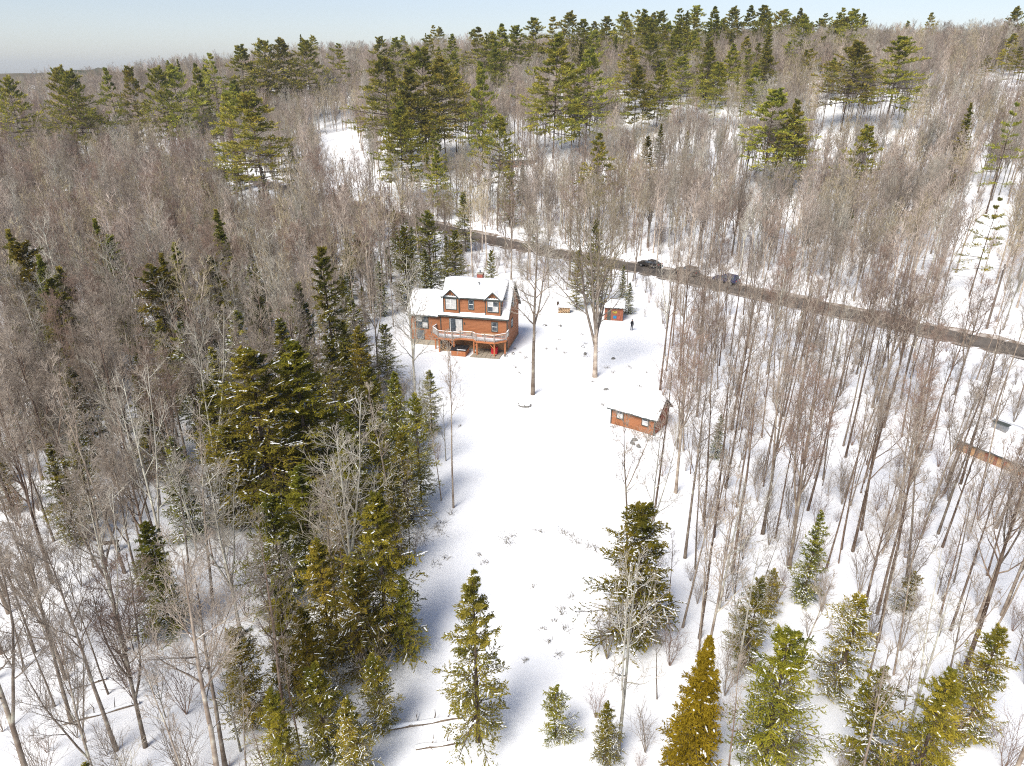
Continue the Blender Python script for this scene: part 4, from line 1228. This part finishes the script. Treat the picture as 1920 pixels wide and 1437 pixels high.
for px, top, d, pr in ((590, 1250, 27.5, 'hemlock1'), (505, 1290, 26.5, 'hemlock0'), (650, 1310, 26.5, 'hemlock2'), (560, 1140, 31, 'hemlock0'), (700, 1230, 29.5, 'hemlock1')):
    put(pr, px, top, d, 'short dark hemlock in the cluster by the fallen logs', 'hemlock_tree', 'hemlocks by the fallen logs')
for px, top, d, pr in ((300, 475, 80, 'spruce0'), (325, 455, 85, 'spruce0'), (70, 478, 78, 'spruce0'), (12, 430, 86, 'spruce0'), (40, 455, 82, 'hemlock1'), (95, 520, 74, 'hemlock0'), (285, 500, 76, 'hemlock1'), (390, 480, 84, 'hemlock0'), (108, 500, 80, 'spruce1'), (175, 410, 96, 'spruce0'), (405, 392, 100, 'spruce0'), (205, 440, 92, 'spruce1')):
    put(pr, px, top, d, 'olive pointed spruce rising out of bare trees in the dense wood', 'spruce_tree', 'pointed spruces in the dense wood', wide=1.1)
for px, top, d, pr in ((440, 585, 66, 'snowspruce0'), (335, 605, 68, 'snowspruce0'), (560, 530, 74, 'spruce2'), (398, 650, 60, 'spruce2'), (640, 600, 72, 'spruce2'), (520, 600, 63, 'snowspruce0'), (30, 600, 68, 'spruce2'), (130, 690, 60, 'snowspruce0'), (250, 700, 58, 'spruce2'), (660, 560, 80, 'snowspruce0'), (90, 830, 48, 'spruce2'), (320, 820, 49, 'snowspruce0'), (620, 700, 60, 'hemlock2'), (655, 780, 54, 'hemlock2'), (420, 800, 50, 'hemlock2')):
    put(pr, px, top, d, 'snow-dusted spruce half buried among bare trunks of the dense wood', 'spruce_tree', 'snow-dusted spruces of the dense wood', wide=1.25)
put('hemlock1', 802, 398, 113, 'large olive hemlock directly behind the house', 'hemlock_tree', wide=1.1)
put('hemlock2', 755, 425, 111, 'snow-flecked hemlock behind the wing of the house', 'hemlock_tree')
put('hemlock1', 850, 432, 117, 'olive hemlock behind the house chimney', 'hemlock_tree')
put('snowspruce0', 795, 468, 106, 'frosted blue-white spruce touching the house roof', 'spruce_tree', wide=.95)
put('hemlock2', 920, 470, 112, 'small snow-flecked hemlock behind the roof ridge', 'hemlock_tree', wide=.8)
put('hemlock0', 1120, 410, 112, 'rusty green hemlock behind the fan-crowned yard tree', 'hemlock_tree', wide=.9)
put('hemlock1', 1085, 470, 110, 'yellow-green hemlock left standing beside the fan-crowned yard tree', 'hemlock_tree', wide=.8)
put('snowspruce0', 1182, 530, 108.5, 'low dark spruce over the board hut', 'spruce_tree', wide=1.3)
put('spruce0', 1605, 350, 150, 'bright green small pine-like spruce beyond the road', 'spruce_tree', wide=1.2)
put('thinpine0', 1868, 372, 113, 'thin layered pine on the open snow beside the road', 'pine_tree', wide=1.0)
put('thinpine0', 1905, 195, 150, 'layered pine at the far end of the open snow', 'pine_tree', wide=1.0)
for px, top, d, pr in ((648, 338, 172, 'spruce0'), (980, 300, 185, 'spruce0'), (1000, 385, 150, 'hemlock1'), (700, 370, 160, 'hemlock2'), (1240, 232, 190, 'spruce0'), (1290, 245, 188, 'spruce0'), (1215, 255, 182, 'hemlock0'), (955, 330, 170, 'hemlock1'), (870, 360, 150, 'hemlock2')):
    put(pr, px, top, d, 'dark narrow evergreen among bare trees just beyond the road', 'spruce_tree', 'narrow evergreens beyond the road', wide=1.1)
put('pine1', 815, 283, 178, 'olive drooping pine standing over the road behind the house', 'pine_tree', hmax=26)
put('pine0', 470, 180, 185, 'broad olive pine alone above the bare wood beyond the yard', 'pine_tree', wide=1.5)
put('pine3', 425, 178, 200, 'smaller pine tucked behind the broad olive pine', 'pine_tree')
put('pine0', 1455, 172, 175, 'bright olive pine, one of a close pair rising over the road', 'pine_tree', 'close pine pair over the road', wide=1.45)
put('pine1', 1492, 190, 172, 'bright olive pine, one of a close pair rising over the road', 'pine_tree', 'close pine pair over the road')
put('pine2', 1605, 84, 215, 'very broad olive pine on the upper slope', 'pine_tree', wide=1.6)
put('pine0', 1692, 74, 214, 'broad pine next to the very broad one on the upper slope', 'pine_tree', wide=1.5)
put('pine3', 1745, 26, 300, 'tall narrow pine standing above the grey skyline wood', 'pine_tree')
put('pine1', 1042, 68, 220, 'large dark pine with bare lower trunk above the snowy gap', 'pine_tree', wide=1.3)
put('pine0', 1105, 98, 218, 'olive pine beside the large dark pine above the snowy gap', 'pine_tree', wide=1.15)
put('pine1', 902, 120, 215, 'slender golden-green pine standing apart on the slope', 'pine_tree', wide=.75)
put('pine0', 790, 95, 225, 'tall pine in the dense pine clump behind the house', 'pine_tree', 'pine clump behind the house', wide=1.25)
for px, top, d in ((720, 112, 230), (745, 195, 195), (830, 118, 222), (760, 130, 215), (852, 140, 235)):
    put('pine%d' % (px % 3), px, top, d, 'tall pine in the dense pine clump behind the house', 'pine_tree', 'pine clump behind the house', wide=1.25)
for px, top, d in ((110, 130, 235), (130, 140, 230), (195, 108, 255), (236, 106, 255), (290, 116, 245), (322, 110, 250), (365, 100, 265), (10, 152, 230), (395, 100, 290)):
    put('pine%d' % (px % 4), px, top, d, 'dark pine on the low skyline above the dense wood', 'pine_tree', 'low skyline pines', hmax=30, wide=.75 if px in (195, 236, 365) else .95)
for px, top, d in ((448, 86, 295), (490, 76, 300), (522, 72, 300), (570, 80, 300), (635, 84, 320), (712, 72, 320), (740, 74, 320), (803, 68, 330), (845, 66, 330)):
    put('pine%d' % (px % 4), px, top, d, 'dark green pine on the middle skyline behind the bare hill wood', 'pine_tree', 'middle skyline pines', hmax=30, wide=1.15)
for px, top, d in ((895, 54, 300), (918, 66, 295), (945, 48, 305), (968, 52, 300), (1000, 38, 310), (1035, 34, 310), (1070, 28, 310), (1096, 40, 300), (1140, 34, 330), (1172, 26, 320), (1205, 20, 320), (1240, 24, 320), (1275, 18, 325), (1308, 14, 325), (1345, 15, 320), (1378, 18, 320), (1405, 13, 325), (1432, 14, 320), (1466, 24, 325)):
    put('pine%d' % (px % 4), px, top, d, 'dark green pine along the highest skyline', 'pine_tree', 'highest skyline pines', hmax=30, wide=1.2)
for px, top, d in ((1185, 90, 255), (1220, 70, 265), (1265, 72, 270), (1300, 60, 285), (1330, 92, 250), (1372, 84, 255), (1405, 70, 270), (1440, 95, 250), (1195, 125, 235), (1280, 110, 240), (1350, 120, 232), (1420, 125, 228), (1240, 120, 236), (1480, 80, 270), (1510, 95, 262), (1545, 70, 280)):
    put('pine%d' % (px % 3), px, top, d, 'olive pine in the big pine stand on the upper slope', 'pine_tree', 'big pine stand on the slope', hmax=32, wide=1.25)
for px, top, d in ((1540, 38, 330), (1592, 34, 320), (1635, 60, 330), (1720, 62, 310), (1815, 80, 270), (1840, 78, 275), (1870, 62, 330), (1900, 66, 260), (1855, 105, 240), (1790, 95, 290), (1565, 110, 250), (1660, 60, 330), (1915, 90, 235)):
    put('pine%d' % (px % 4), px, top, d, 'bluish pine scattered in the grey skyline wood', 'pine_tree', 'scattered pines of the grey skyline wood', hmax=28, wide=1.3)

for px, top, d, pr, wd in ((650, 800, 48, 'hemlock0', 1.1), (705, 790, 50, 'hemlock1', 1.0), (750, 810, 50, 'hemlock2', .9), (640, 900, 42, 'hemlock1', 1.1), (735, 890, 45, 'hemlock2', .85), (560, 870, 43, 'hemlock0', 1.2), (500, 930, 40, 'hemlock1', 1.2), (660, 1060, 34, 'hemlock1', 1.1), (520, 1080, 33, 'hemlock0', 1.1), (440, 1180, 30, 'hemlock1', 1.1), (755, 1080, 35.5, 'hemlock0', .8), (620, 640, 66, 'hemlock1', 1.1), (670, 610, 70, 'hemlock0', 1.0), (560, 720, 56, 'hemlock0', 1.2), (390, 720, 56, 'hemlock1', 1.2)):
    put(pr, px, top, d, 'dark hemlock in the dense wall of evergreens along the shaded yard edge', 'hemlock_tree', 'hemlock wall of the dense wood', wide=wd)

# open ground where no wood grows
def poly(pxs): return np.array([ground(*p) for p in pxs])
def inside(P, x, y):
    c = np.zeros(len(x), bool); n = len(P)
    for i in range(n):
        (x0, y0), (x1, y1) = P[i], P[(i+1) % n]
        if y0 == y1: continue
        hit = ((y0 > y) != (y1 > y)) & (x < (x1 - x0) * (y - y0) / (y1 - y0) + x0)
        c ^= hit
    return c
YARD = poly([(705, 1437), (745, 1300), (775, 1180), (800, 1050), (830, 950), (805, 830), (775, 740), (745, 680), (735, 610), (750, 545), (960, 520), (1020, 545), (1110, 560), (1205, 555), (1235, 640), (1225, 720), (1262, 800), (1245, 860), (1215, 960), (1180, 1060), (1150, 1200), (1125, 1330), (1110, 1437)])
YARD = np.vstack([YARD, [[YARD[-1][0], 10], [YARD[0][0], 10]]])
GAPS = [poly([(600, 262), (640, 245), (690, 300), (700, 385), (600, 390)]), poly([(915, 300), (1015, 300), (1015, 352), (915, 352)]), poly([(1230, 560), (1235, 520), (1420, 560), (1330, 590)])]
OPEN_R = poly([(1680, 480), (1780, 350), (1920, 310), (1935, 690), (1650, 615)])
OPEN_2 = poly([(1640, 612), (1935, 690), (1935, 870), (1790, 770)])
RIGHT = lambda x, y: (x > 8) & (y + .87 * x < 150)

def scatter(spacing, x0, x1, y0, y1, rg):
    gx, gy = np.meshgrid(np.arange(x0, x1, spacing), np.arange(y0, y1, spacing))
    x = (gx + rg.uniform(-.48, .48, gx.shape) * spacing).ravel(); y = (gy + rg.uniform(-.48, .48, gy.shape) * spacing).ravel()
    k = np.abs(x) < .80 * y + 12
    return x[k], y[k]

BLOCK = [(-16.5, 92.5, 6.5), (-13, 87, 5), (HX + 2.5, HY + 3, 11), (13.5, 70, 5.0), (16, 106, 4), (18.2, 100.5, 4), (49, 60, 5), (8, 108, 4)]
cx_, cy_ = ground(965, 318); BLOCK.append((cx_, cy_, 9))
def free(x, y, tree_gap=1.6):
    ok = road_dist(x, y) > 5.6
    ok &= ~inside(YARD, x + 1.6 * np.sin(y * .9) + 1.3 * np.sin(y * 2.3 + 1) - .8 * np.sign(x), y)
    for bx_, by_, r_ in BLOCK: ok &= np.hypot(x - bx_, y - by_) > r_
    T = np.array(taken)
    dd = np.hypot(x[:, None] - T[None, :, 0], y[:, None] - T[None, :, 1]) - T[None, :, 2] * tree_gap / 1.6
    return ok & (dd.min(1) > 0)

rg = np.random.default_rng(99)
x, y = scatter(3.6, -280, 300, 22, 420, rg)
ok = free(x, y)
for gp in GAPS: ok &= ~inside(gp, x, y)
pr = rg.uniform(0, 1, len(x))
dens = np.where(RIGHT(x, y), .92, 1.0)
dens = np.where(inside(OPEN_R, x, y), .13, np.where(inside(OPEN_2, x, y), .28, dens))
dens = np.where((y > 98) & (y < 150) & (y + .87 * x < 150) & (x > -12), .45, dens)    # light wood between house and road
dens = np.where(y + .87 * x > 150, .98, dens)
ok &= pr < dens
x, y = x[ok], y[ok]
right = RIGHT(x, y); leftw = (y + .87 * x < 150) & ~right
hill = ~right & ~leftw
u = rg.uniform(0, 1, len(x))
sort = np.argsort(np.hypot(x, y))
hard, con = [], []
for i in sort:
    xi, yi = float(x[i]), float(y[i])
    az = xi / yi
    pstand = hill[i] and yi > 215 and .1 < az < .45
    pl = (.32 if -.46 < az < -.12 else .2) if yi > 46 else .26
    if leftw[i] and u[i] < pl: con.append((xi, yi, rg.uniform(5, 11.5) if yi > 45 else rg.uniform(4, 9), ('hemlock0', 'spruce1', 'spruce2', 'snowspruce0', 'hemlock1', 'hemlock0', 'hemlock2', 'hemlock1')[int(rg.integers(8))], 'leftw'))
    elif right[i] and yi < 40 and xi > 15 and u[i] < .16: con.append((xi, yi, rg.uniform(2.5, 7.5), ('snowspruce1', 'hemlock2', 'snowspruce1', 'hemlock1', 'spruce2')[int(rg.integers(5))], 'right'))
    elif right[i] and u[i] < .018: con.append((xi, yi, rg.uniform(3.5, 7), ('snowspruce0', 'hemlock2', 'spruce2')[int(rg.integers(3))], 'right'))
    elif hill[i] and u[i] < (.05 if pstand else .006): con.append((xi, yi, rg.uniform(16, 25), ('pine1', 'pine3', 'pine0', 'spruce0', 'pine2')[int(rg.integers(5))], 'hill'))
    else:
        if right[i]: k = ('aspen0', 'aspen1', 'aspen2', 'aspen3', 'maple0', 'maple4', 'aspen0', 'redmaple0', 'aspen2', 'birch0' if u[i] > .5 else 'aspen3', 'aspen1')[int(rg.integers(11))]; hh = rg.uniform(11, 17.5)
        elif leftw[i]: k = (('maple0', 'maple1', 'maple2', 'maple3', 'maple4', 'maple5', 'aspen1', 'aspen3', 'redmaple0', 'birch0') if yi < 68 else ('hillwood0', 'hillwood1', 'hillwood2', 'hillwood3', 'hillwood4', 'maple2', 'maple4', 'redmaple1', 'aspen3', 'birch1' if u[i] > .75 else 'hillwood2'))[int(rg.integers(10))]; hh = rg.uniform(12, 18)
        else: k = ('hillwood0', 'hillwood1', 'hillwood2', 'hillwood3', 'hillwood4', 'hillwood0', 'hillwood1', 'hillwood2', 'hillwood4', 'whitecrown0' if u[i] > .8 else 'oldtree0')[int(rg.integers(10))]; hh = rg.uniform(10, 16.5)
        hard.append((xi, yi, hh, k, 'right' if right[i] else ('leftw' if leftw[i] else 'hill')))

def seen(t, mg=0):
    a, b = toframe(t[0], t[1], tz(t[0], t[1])); c, d = toframe(t[0], t[1], tz(t[0], t[1]) + t[2])
    return (-mg < a < 1920 + mg or -mg < c < 1920 + mg) and b > -mg and d < 1437 + mg

LOOK = {'maple': 'grey-brown bare tree', 'redmaple': 'reddish-twigged bare tree', 'aspen': 'slender straight bare tree', 'birch': 'pale-barked bare tree', 'oldtree': 'heavy-limbed bare tree', 'hillwood': 'light grey bare tree', 'whitecrown': 'white-limbed bare tree'}
MARKS = [(-10, 36, 'by the large dark hemlock over the yard'), (-19, 27.5, 'around the short hemlocks by the fallen logs'), (-27, 37, 'around the plank bench in the shaded wood'), (-40, 50, 'deep in the shaded wood past the plank bench'),
         (-18, 52, 'around the sunlit pair of olive hemlocks'), (-19, 72, 'around the tall narrow spruce of the dense wood'), (-40, 80, 'among the pointed spruces of the dense wood'), (-16, 105, 'in the wood behind the house wing'), (-60, 110, 'in the dense wood between pointed spruces and road'),
         (2, 122, 'between the house and the road'), (17, 118, 'between the board hut and the road'), (18, 72, 'right behind the garden shed'), (20, 52, 'in the thin stand below the garden shed'), (12, 38, 'by the broad-skirted hemlock at the yard edge'),
         (9, 28, 'around the golden spruce'), (24, 30, 'around the wide dark hemlock of the thin stand'), (33, 46, 'in the open middle of the thin stand'), (47, 60, 'around the low brown cabin'), (32, 88, 'in the thin stand between shed and road'), (55, 95, 'in the thin stand along the road'),
         (45, 140, 'just across the road from the parked cars'), (85, 110, 'on the open snow across the road'), (0, 185, 'on the slope around the far white-roofed cabin'), (-50, 165, 'beside the road beyond the dense wood'), (60, 210, 'on the slope below the big pine stand'), (80, 280, 'in the big pine stand on the slope'), (-90, 220, 'on the rise below the low skyline pines'), (130, 240, 'on the slope around the very broad pine'), (-30, 280, 'on the slope below the middle skyline pines')]
def mark(x, y): return min(MARKS, key=lambda m_: math.hypot(x - m_[0], (y - m_[1])))[2]
def size_word(h, lo, hi, words): return words[0] if h < lo else (words[2] if h > hi else words[1])
vis = [t for t in hard if seen(t)]
near, rest = vis[:300], vis[300:] + [t for t in hard if not seen(t)]
for t in near:
    kind = t[3].rstrip('0123456789')
    lb = size_word(t[2], 12.8, 15.6, ('short ', '', 'tall ')) + LOOK[kind] + ' ' + mark(t[0], t[1])
    plant(t[3], t[0], t[1], t[2], lb, lb.replace('bare tree', 'bare trees'), 'bare_tree', wide=random.uniform(.85, 1.15), tilt=(random.gauss(0, .025), random.gauss(0, .025)))
EVER = {'snowspruce': 'snow-clotted spruce', 'pine': 'olive pine', 'spruce': 'green spruce', 'snowspruce': 'snow-clotted spruce', 'hemlock': 'hemlock'}
nc = 0
for t in con:
    if not seen(t): continue
    kind = t[3].rstrip('0123456789'); nc += 1
    lb = size_word(t[2], 7, 12, ('small ', 'middling ', 'tall ')) + EVER[kind] + ' growing ' + mark(t[0], t[1])
    plant(t[3], t[0], t[1], t[2], lb, lb, {'pine': 'pine_tree', 'spruce': 'spruce_tree', 'snowspruce': 'spruce_tree', 'hemlock': 'hemlock_tree'}[kind], parts=t[1] < 140)
print('COUNT hard', len(hard), 'near', len(near), 'far limit', near[-1][1] if near else 0, 'con', len(con), nc)

# everything beyond those, too many to pick apart: one wood
def stuff_wood(name, label, items, pool):
    names = sorted(set(pool))
    c = bpy.data.collections.new(name + '_kinds')
    order = {}
    for i, n in enumerate(names):
        ob = bpy.data.objects.new('tree_kind_%02d' % i, PROTO[n].whole)
        c.objects.link(ob); order[n] = i
    n = len(items)
    me = bpy.data.meshes.new(name)
    me.vertices.add(n)
    co = np.array([(t[0], t[1], tz(t[0], t[1]) - .05) for t in items], np.float32)
    me.vertices.foreach_set('co', co.ravel())
    a = me.attributes.new('kind', 'INT', 'POINT'); a.data.foreach_set('value', np.array([order[t[3]] for t in items], np.int32))
    a = me.attributes.new('turn', 'FLOAT', 'POINT'); a.data.foreach_set('value', np.random.default_rng(5).uniform(0, 6.28, n).astype(np.float32))
    a = me.attributes.new('size', 'FLOAT', 'POINT'); a.data.foreach_set('value', np.array([t[2] / PROTO[t[3]].H for t in items], np.float32))
    ob = link_mesh(name, me)
    g_ = bpy.data.node_groups.new(name + '_nodes', 'GeometryNodeTree')
    g_.interface.new_socket('Geometry', in_out='INPUT', socket_type='NodeSocketGeometry')
    g_.interface.new_socket('Geometry', in_out='OUTPUT', socket_type='NodeSocketGeometry')
    N = g_.nodes; L = g_.links
    gi = N.new('NodeGroupInput'); go = N.new('NodeGroupOutput')
    ip = N.new('GeometryNodeInstanceOnPoints'); ci = N.new('GeometryNodeCollectionInfo')
    ci.inputs['Collection'].default_value = c; ci.inputs['Separate Children'].default_value = True; ci.inputs['Reset Children'].default_value = True
    ip.inputs['Pick Instance'].default_value = True
    def na(nm, ty):
        q = N.new('GeometryNodeInputNamedAttribute'); q.data_type = ty; q.inputs['Name'].default_value = nm; return q.outputs['Attribute']
    cv = N.new('ShaderNodeCombineXYZ'); L.new(na('turn', 'FLOAT'), cv.inputs['Z'])
    L.new(gi.outputs[0], ip.inputs['Points']); L.new(ci.outputs[0], ip.inputs['Instance'])
    L.new(na('kind', 'INT'), ip.inputs['Instance Index']); L.new(cv.outputs[0], ip.inputs['Rotation']); L.new(na('size', 'FLOAT'), ip.inputs['Scale'])
    L.new(ip.outputs[0], go.inputs[0])
    md = ob.modifiers.new('plant', 'NODES'); md.node_group = g_
    tag(ob, label, None, None, 'stuff')
    return ob
stuff_wood('far_wood', 'grey mass of bare trees filling the hillside beyond the road', rest, [t[3] for t in rest])

# slim saplings between the shaded trunks
x, y = scatter(3.2, -70, -2, 22, 75, rg)
ok = free(x, y, 1.0) & (rg.uniform(0, 1, len(x)) < .75)
sapl = [(float(a_), float(b_), float(rg.uniform(4, 10)), ('aspen%d' if q_ < .8 else 'birch%d') % (int(rg.integers(4)) if q_ < .8 else int(rg.integers(2)))) for a_, b_, q_ in zip(x[ok], y[ok], rg.uniform(0, 1, ok.sum()))]
stuff_wood('shaded_thicket', 'mass of slim leafless saplings between trunks of the shaded wood', sapl, [t[3] for t in sapl])

# slim saplings crowding the thin stand
x, y = scatter(3.1, -20, 150, 24, 150, rg)
ok = free(x, y, 1.0) & RIGHT(x, y) & (rg.uniform(0, 1, len(x)) < np.where(inside(OPEN_R, x, y), .05, np.where(inside(OPEN_2, x, y), .1, .4)))
sapl = [(float(a_), float(b_), float(rg.uniform(5, 11)), 'aspen%d' % int(rg.integers(4))) for a_, b_ in zip(x[ok], y[ok])]
stuff_wood('sapling_thicket', 'mass of slim leafless saplings crowding the thin stand behind the shed', sapl, [t[3] for t in sapl])

# undergrowth: saplings and brush standing in the snow
x, y = scatter(2.6, -150, 190, 22, 190, rg)
ok = free(x, y, .5)
for gp in GAPS: ok &= ~inside(gp, x, y)
p_ = np.where(RIGHT(x, y), .62, .75); p_ = np.where(inside(OPEN_R, x, y), .12, p_)
ok &= rg.uniform(0, 1, len(x)) < p_
br = [(float(a), float(b), float(rg.uniform(1.2, 4.6)), 'brush%d' % int(rg.integers(3))) for a, b in zip(x[ok], y[ok])]
stuff_wood('undergrowth', 'thin leafless saplings and brush poking out of the snow under the trees', br, [t[3] for t in br])

# ---------------------------------------------------------------- small things in the snow
def fallen_log(p, q, r, label, group):
    a = Vector((*ground(*p), 0)); b = Vector((*ground(*q), 0))
    a.z = tz(a.x, a.y) + r * .4; b.z = tz(b.x, b.y) + r * .55
    o = empty('fallen_log', (a.x, a.y, a.z))
    tag(o, label, 'log', group)
    d = b - a
    rg_ = np.random.default_rng(int(abs(a.x) * 100))
    P = np.array([[list(d * t + Vector((0, 0, .04 * math.sin(t * 9)))) for t in np.linspace(0, 1, 8)]])
    v, f = tubes(P, np.linspace(r, r * .7, 8)[None], 8)
    link_mesh('trunk', mesh_np('log_trunk', v, [f], [M['log']], smooth=True), o)
    Rr = np.linspace(r, r * .7, 8)[None]
    bq = grow(P, Rr, 7, .2, .95, R(50), R(85), lambda t: .22 + 0 * t, 3, .25, .15, .35, .012, rg_)
    v, f = tubes(*bq, 4)
    link_mesh('branch_stubs', mesh_np('log_stubs', v, [f], [M['log']]), o)['kind'] = 'stuff'
    s = P.copy(); s[..., 2] += r * .55
    v, f = tubes(s, np.linspace(r * .9, r * .6, 8)[None] * (1 + .2 * np.sin(np.arange(8) * 2.1)), 7)
    link_mesh('snow', mesh_np('log_snow', v, [f], [M['tree_snow']], smooth=True), o)
fallen_log((733, 1367), (866, 1346), .17, 'snow-capped fallen log beside the lone fir, upper of two', None)
fallen_log((780, 1404), (868, 1393), .15, 'snow-capped fallen log beside the lone fir, lower of two', None)
fallen_log((120, 1358), (262, 1320), .14, 'long thin fallen trunk lying across the shaded wood floor', None)
fallen_log((130, 1294), (200, 1274), .12, 'short fallen trunk lying on the shaded wood floor', None)

kq = random.Random(21)
def weed(px, py, size, label, group):
    x, y = ground(px, py)
    o = empty('weed_tuft', (x, y, tz(x, y) - .02), kq.uniform(0, 6))
    tag(o, label, 'weeds', group)
    rg_ = np.random.default_rng(kq.randrange(10**6))
    n = 14
    P = np.zeros((n, 4, 3)); d = rg_.normal(0, .5, (n, 3)); d[:, 2] = rg_.uniform(.5, 1.2, n)
    P[:, 0, :2] = rg_.normal(0, size * .35, (n, 2))
    for k in range(1, 4):
        d = unit(d + np.array([0, 0, -.12 * k]) + rg_.normal(0, .12, (n, 3)))
        P[:, k] = P[:, k-1] + d * size * rg_.uniform(.2, .4, (n, 1))
    v, f = tubes(P, np.tile(np.array([[.014, .012, .010, .006]]), (n, 1)), 3)
    link_mesh('stalks', mesh_np('weed_stalks', v, [f], [M['weed']]), o)['kind'] = 'stuff'
for px, py, s in ((948, 1012, .9), (952, 1020, .7), (962, 1006, .6), (1012, 997, .7), (1048, 999, .5), (1060, 1002, .6), (1070, 1007, .7), (1078, 1014, .6), (1082, 1018, .5), (1106, 1026, .9), (1114, 1031, .9)):
    weed(px, py, s, 'dry weeds poking out along the curved snow bank', 'weeds on the curved bank')
for px, py, s in ((820, 990, .8), (832, 985, .6), (826, 1000, .7), (845, 965, .5), (815, 1060, .6), (862, 800, .35), (800, 1010, .9), (790, 1020, .9), (785, 1000, 1.0), (835, 1048, .5), (898, 1040, .4), (910, 1055, .4)):
    weed(px, py, s, 'dry weeds in the snow at the shaded yard edge', 'weeds at the shaded yard edge')
for px, py, s in ((965, 655, .5), (975, 663, .4), (985, 672, .6), (1000, 680, .5), (1025, 655, .5), (1042, 656, .5), (968, 690, .5), (975, 700, .4), (1095, 645, .6), (1092, 628, .4), (1098, 668, .7), (1140, 690, .6), (1180, 690, .6), (1150, 700, .5), (1200, 725, .5), (1215, 700, .6), (1130, 760, .4), (1110, 716, .35), (1048, 638, .4), (1060, 662, .35)):
    weed(px, py, s, 'little dry tuft speckling the snow between house and shed', 'tufts between house and shed')
for px, py, s in ((1055, 1145, .4), (1060, 1180, .5), (1052, 1150, .4), (1045, 1230, .4), (1040, 1165, .3), (1030, 1205, .35), (1020, 1180, .3), (985, 1240, .3), (1000, 1100, .3), (1070, 1120, .4)):
    weed(px, py, s, 'faint stalks sticking out of the lower yard snow', 'stalks in the lower yard')
for px, py, s in ((1160, 800, .9), (1175, 806, .9), (1190, 812, 1.0), (1205, 818, 1.1), (1195, 826, 1.2), (1215, 830, 1.2), (1150, 802, .7), (1232, 826, 1.2)):
    weed(px, py, s, 'brown weeds growing along the foot of the shed wall', 'weeds along the shed wall')

def stone(px, py, s, label, group, flat=.45):
    x, y = ground(px, py)
    rg_ = np.random.default_rng(int(px * 7 + py))
    bm = bmesh.new(); bmesh.ops.create_icosphere(bm, subdivisions=2, radius=1)
    for v in bm.verts: v.co *= 1 + rg_.normal(0, .12); v.co.z *= flat
    me = bpy.data.meshes.new('rock'); bm.to_mesh(me); bm.free(); me.materials.append(M['stone'])
    o = empty('rock', (x, y, tz(x, y)), kq.uniform(0, 6)); o.scale = (s, s * .7, s)
    link_mesh('stone', me, o)
    bm = bmesh.new(); bmesh.ops.create_icosphere(bm, subdivisions=2, radius=.82)
    for v in bm.verts: v.co.z = v.co.z * flat * .7 + .18; v.co.x += .1
    m2 = bpy.data.meshes.new('snow_cap'); bm.to_mesh(m2); bm.free(); m2.materials.append(M['tree_snow'])
    link_mesh('snow_cap', m2, o)
    return tag(o, label, 'rock', group)
stone(985, 761, .85, 'flat dark rock in the snow below the lone yard tree', None, .3)
stone(977, 758, .45, 'small dark rock beside the flat one below the lone yard tree', None, .4)
for px, py in ((1097, 664), (1093, 651), (1150, 673), (1137, 731), (948, 668), (962, 664), (1022, 611), (1050, 612)):
    stone(px, py, .38, 'snow-capped stone in the yard between house and shed', 'stones between house and shed', .6)
for px, py in ((1190, 826), (1197, 838), (1186, 832)):
    stone(px, py, .35, 'dark stone lying below the shed wall', 'stones below the shed', .8)
bn = empty('plank_bench', (*ground(207, 1035), 0), R(10)); bn.location.z = tz(bn.location.x, bn.location.y)
tag(bn, 'dark plank bench standing between trunks in the shaded wood', 'bench')
MB().box(-.8, .8, -.22, .22, .85, .93).build('seat', M['bark_dark'], bn)
for sx in (-.65, .65): MB().box(sx - .05, sx + .05, -.18, .18, -.1, .85).build('leg', M['bark_dark'], bn)

# ---------------------------------------------------------------- winter air
USE_HAZE = True
if USE_HAZE:
    hz = MB().box(-4400, 4400, -60, 4700, -60, 95).build('haze', M['snow'])
    m, n, l, out = nmat('haze_air')
    v = n.new('ShaderNodeVolumePrincipled')
    v.inputs['Color'].default_value = (.80, .88, .97, 1)
    v.inputs['Density'].default_value = .00016
    v.inputs['Anisotropy'].default_value = .2
    l.new(v.outputs[0], out.inputs['Volume'])
    hz.data.materials.clear(); hz.data.materials.append(m)
    hz['kind'] = 'stuff'; hz['label'] = 'pale winter haze filling the air over the hills'
